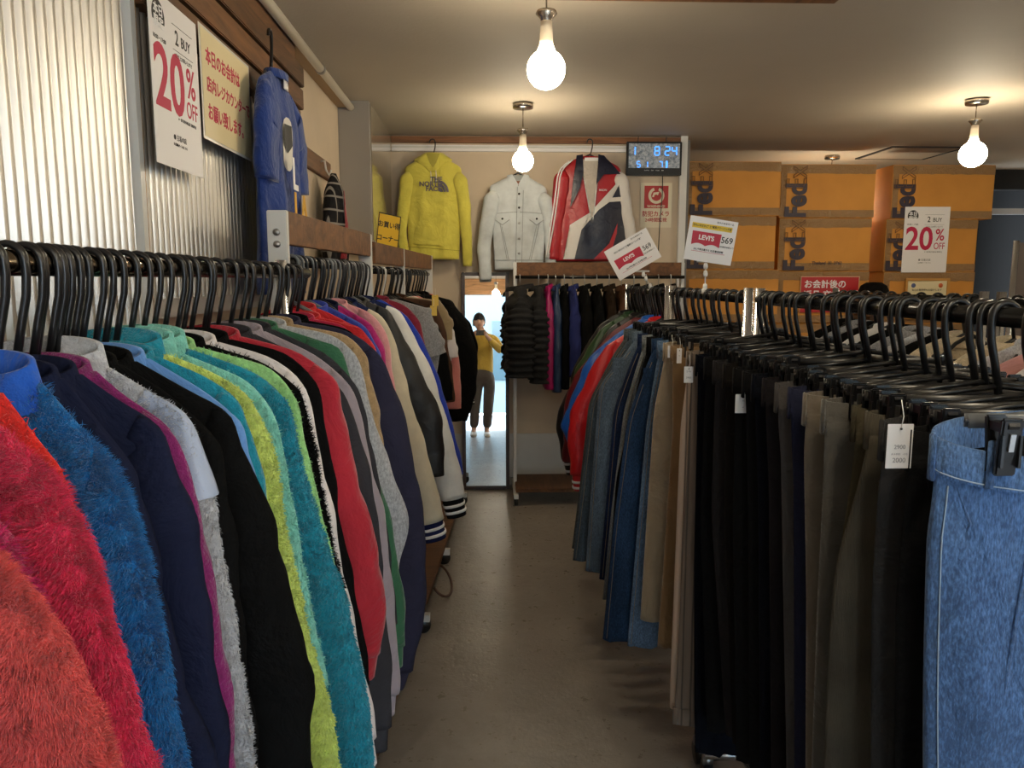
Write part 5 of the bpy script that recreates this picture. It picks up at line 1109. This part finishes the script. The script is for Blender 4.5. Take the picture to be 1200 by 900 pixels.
# ------------------------------------------------------------------ the photographer, seen in the mirror
def skin(name, pts, edges, m, parent, sub=2, root=0):
    me = bpy.data.meshes.new(name); me.from_pydata([p[0] for p in pts], edges, []); o = bpy.data.objects.new(name, me); COL.objects.link(o)
    mo = o.modifiers.new('s', 'SKIN'); mo.use_smooth_shade = True
    sv = me.skin_vertices[0].data if me.skin_vertices else None
    if sv is None:
        bm = bmesh.new(); bm.from_mesh(me); bm.verts.layers.skin.verify(); bm.to_mesh(me); bm.free(); sv = me.skin_vertices[0].data
    for i, p in enumerate(pts): sv[i].radius = p[1] if isinstance(p[1], tuple) else (p[1], p[1]); sv[i].use_root = (i == root)
    s2 = o.modifiers.new('u', 'SUBSURF'); s2.levels = sub; s2.render_levels = sub
    dg = bpy.context.evaluated_depsgraph_get(); nm = bpy.data.meshes.new_from_object(o.evaluated_get(dg)); bpy.data.objects.remove(o)
    nm.materials.clear(); nm.materials.append(m); nm.polygons.foreach_set('use_smooth', [True] * len(nm.polygons))
    q = bpy.data.objects.new(name, nm); COL.objects.link(q); q.parent = parent; return q
SKN = mat('skin', (.60, .36, .25), .5); YW = C_('mustard knit', (.62, .42, .07)); GP = C_('grey trousers', (.10, .085, .075)); HR = mat('black hair', (.012, .010, .009), .45); SHO = mat('white sneaker', (.7, .7, .68), .5)
pr = thing('person', 'person in mustard sweater and grey trousers photographing with a phone, seen in the mirror', 'person', (0, -.32, 0))
bx_ = .05
# one continuous body, clothes over it
body_pts = [((bx_ + .01, -.02, .93), (.07, .06)), ((bx_ + .015, -.03, 1.12), (.095, .07)), ((bx_ + .01, -.03, 1.30), (.115, .085)), ((bx_ - .01, -.02, 1.41), (.075, .06)), ((bx_ - .04, .0, 1.50), .048), ((bx_ - .055, .02, 1.60), .06),
            ((bx_ - .08, .0, .88), .06), ((bx_ - .12, .02, .48), .058), ((bx_ - .14, .0, .09), .038), ((bx_ - .15, .10, .035), .034),
            ((bx_ + .08, .0, .88), .06), ((bx_ + .06, .04, .48), .058), ((bx_ + .04, .02, .09), .038), ((bx_ + .05, .12, .035), .034),
            ((bx_ - .17, -.02, 1.37), .058), ((bx_ - .24, .06, 1.17), .046), ((-.10, .22, 1.36), .030), ((-.075, .255, 1.41), .022),
            ((bx_ + .16, -.02, 1.37), .058), ((bx_ + .25, .05, 1.20), .046), ((.115, .22, 1.38), .030), ((.08, .255, 1.42), .022)]
ed = [(0, 1), (1, 2), (2, 3), (3, 4), (4, 5), (0, 6), (6, 7), (7, 8), (8, 9), (0, 10), (10, 11), (11, 12), (12, 13), (3, 14), (14, 15), (15, 16), (16, 17), (3, 18), (18, 19), (19, 20), (20, 21)]
body = skin('body', body_pts, ed, SKN, pr)
sp = [((bx_ + .01, -.02, .84), (.135, .118)), ((bx_ + .01, -.02, .94), (.138, .116)), ((bx_ + .015, -.03, 1.05), (.135, .108)), ((bx_ + .01, -.03, 1.28), (.138, .105)), ((bx_ - .005, -.02, 1.40), (.095, .08)), ((bx_ - .035, .0, 1.455), (.062, .058)),
      ((bx_ - .17, -.02, 1.37), .075), ((bx_ - .245, .06, 1.17), .062), ((-.11, .205, 1.34), .048), ((bx_ + .16, -.02, 1.37), .075), ((bx_ + .255, .05, 1.20), .062), ((.125, .205, 1.365), .048)]
skin('sweater', sp, [(0, 1), (1, 2), (2, 3), (3, 4), (4, 5), (4, 6), (6, 7), (7, 8), (4, 9), (9, 10), (10, 11)], YW, pr)
tp = [((bx_ + .01, -.02, .98), (.125, .108)), ((bx_, -.01, .86), (.12, .10)), ((bx_ - .085, .0, .78), .098), ((bx_ - .12, .02, .46), .080), ((bx_ - .14, .0, .11), .066), ((bx_ + .09, .0, .78), .098), ((bx_ + .065, .04, .46), .080), ((bx_ + .045, .02, .11), .066)]
skin('trousers', tp, [(0, 1), (1, 2), (2, 3), (3, 4), (1, 5), (5, 6), (6, 7)], GP, pr)
for x_, y_ in ((bx_ - .145, .06), (bx_ + .045, .08)):
    sh_ = MB(); prof = [(-.12, .035, .05), (-.09, .042, .085), (0, .045, .075), (.08, .048, .055), (.13, .042, .045), (.155, .02, .03)]; n = 14; vs = []
    for yy, hw, hh in prof:
        for j in range(n):
            a = 2 * math.pi * j / n; vs.append((x_ + hw * math.cos(a), y_ + yy, max(.004, hh * .5 + hh * .55 * math.sin(a))))
    sh_.add(vs, [(i * n + j, (i + 1) * n + j, (i + 1) * n + (j + 1) % n, i * n + (j + 1) % n) for i in range(len(prof) - 1) for j in range(n)] + [tuple(range(n)), tuple((len(prof) - 1) * n + j for j in range(n))]); recalc(sh_.build('shoe', SHO, pr))
# head with face
hc = Vector((bx_ - .06, .03, 1.62)); n = 28; vs = []; rows = 24
for i in range(rows + 1):
    th = math.pi * i / rows; zz = math.cos(th)
    for j in range(n):
        ph = 2 * math.pi * j / n; r_ = math.sin(th); k = 1 - .22 * max(0, -zz) ** 1.3
        X_ = .076 * r_ * math.cos(ph) * k; Y_ = .092 * r_ * math.sin(ph) * (k * .5 + .5); Z_ = .115 * zz
        f_ = max(0, math.sin(ph)) * r_
        Y_ += .022 * math.exp(-((X_ / .013) ** 2 + ((Z_ + .018) / .024) ** 2)) * (f_ > 0)            # nose
        Y_ -= .008 * (math.exp(-(((abs(X_) - .032) / .016) ** 2 + ((Z_ - .008) / .013) ** 2))) * (f_ > 0)   # eye sockets
        Y_ += .006 * math.exp(-((X_ / .022) ** 2 + ((Z_ + .055) / .008) ** 2)) * (f_ > 0) + .006 * math.exp(-((X_ / .02) ** 2 + ((Z_ + .1) / .014) ** 2)) * (f_ > 0)
        vs.append(hc + Vector((X_, Y_, Z_)))
hm_ = MB().add(vs, [(i * n + j, (i + 1) * n + j, (i + 1) * n + (j + 1) % n, i * n + (j + 1) % n) for i in range(rows) for j in range(n)]); head = recalc(hm_.build('head', SKN, pr))
for sx_ in (-1, 1):
    e = MB().lathe([(0, .010), (.007, .0075), (.010, 0), (.007, -.0075), (0, -.010)], (hc.x + sx_ * .032, hc.y + .076, hc.z + .008), 12).build('eye', PAPER, head); MB().lathe([(0, .005), (.005, .003), (.006, 0), (.005, -.003), (0, -.005)], (hc.x + sx_ * .032, hc.y + .083, hc.z + .008), 10).build('pupil', INK, head)
    MB().tube([(hc.x + sx_ * .018, hc.y + .088, hc.z + .028), (hc.x + sx_ * .045, hc.y + .080, hc.z + .028)], .0035, 6).build('eyebrow', HR, head)
    er = MB(); er.lathe([(0, .028), (.010, .020), (.014, 0), (.010, -.022), (0, -.028)], (hc.x + sx_ * .077, hc.y, hc.z - .005), 12); er.build('ear', SKN, head)
MB().tube([(hc.x - .024, hc.y + .086, hc.z - .052), (hc.x, hc.y + .092, hc.z - .055), (hc.x + .024, hc.y + .086, hc.z - .052)], .0035, 6).build('mouth', mat('lips', (.40, .13, .11), .5), head)
vs = []
for i in range(13):
    th = math.pi * i / 12 * .62
    for j in range(n):
        ph = 2 * math.pi * j / n; lim = .62 if math.sin(ph) < .2 else .44; th2 = math.pi * i / 12 * lim; rr_ = 1 + .05 * math.sin(7 * ph + i)
        vs.append(hc + Vector((.088 * math.sin(th2) * math.cos(ph) * rr_, .105 * math.sin(th2) * math.sin(ph) * rr_ - .004, .132 * math.cos(th2) * (1 + .02 * math.sin(5 * ph)))))
hr = recalc(MB().add(vs, [(i * n + j, (i + 1) * n + j, (i + 1) * n + (j + 1) % n, i * n + (j + 1) % n) for i in range(12) for j in range(n)]).build('hair', HR, pr))
fur(hr, HR, 4000, .03, .003, 3, 'strand', .4)
# hands: five fingers each, closing on the phone
for sx_ in (-1, 1):
    w0 = Vector((sx_ * .085 if sx_ < 0 else .09, .262, 1.415)); pc = Vector((sx_ * .078, .285, 1.435))
    pts = [(tuple(w0 + Vector((0, -.02, -.01))), .024), (tuple(w0), .022), (tuple(pc), (.026, .018))]; e_ = [(0, 1), (1, 2)]
    for k in range(4):
        a = pc + Vector((sx_ * .004, .004 * k - .004, .026 - k * .017)); l_ = (.030, .034, .031, .024)[k]
        b0 = a + Vector((-sx_ * l_ * .3, .018, .004)); c0 = b0 + Vector((-sx_ * l_ * .7, .004, 0)); s0 = len(pts)
        pts += [(tuple(a), .0095), (tuple(b0), .0085), (tuple(c0), .0075)]; e_ += [(2, s0), (s0, s0 + 1), (s0 + 1, s0 + 2)]
    s0 = len(pts); pts += [(tuple(pc + Vector((-sx_ * .008, -.014, -.018))), .011), (tuple(pc + Vector((-sx_ * .024, -.018, -.004))), .0095), (tuple(pc + Vector((-sx_ * .040, -.010, .006))), .008)]; e_ += [(2, s0), (s0, s0 + 1), (s0 + 1, s0 + 2)]
    skin('hand', pts, e_, SKN, pr, 2)
ph_ = thing('phone', 'dark phone held sideways in the hands of the mirrored person', 'phone', (.0, -.034, 1.447))
MB().box((0, 0, 0), (.150, .008, .072), bev=.003).build('case', mat('phone back', (.03, .03, .035), .3), ph_, False)
MB().box((0, -.0045, 0), (.142, .001, .066)).build('screen', mat('phone glass', (.02, .02, .025), .08), ph_, False)
cm_ = MB().box((.0, .0055, .004), (.032, .003, .032), bev=.001).build('camera_module', BLACKP, ph_, False)
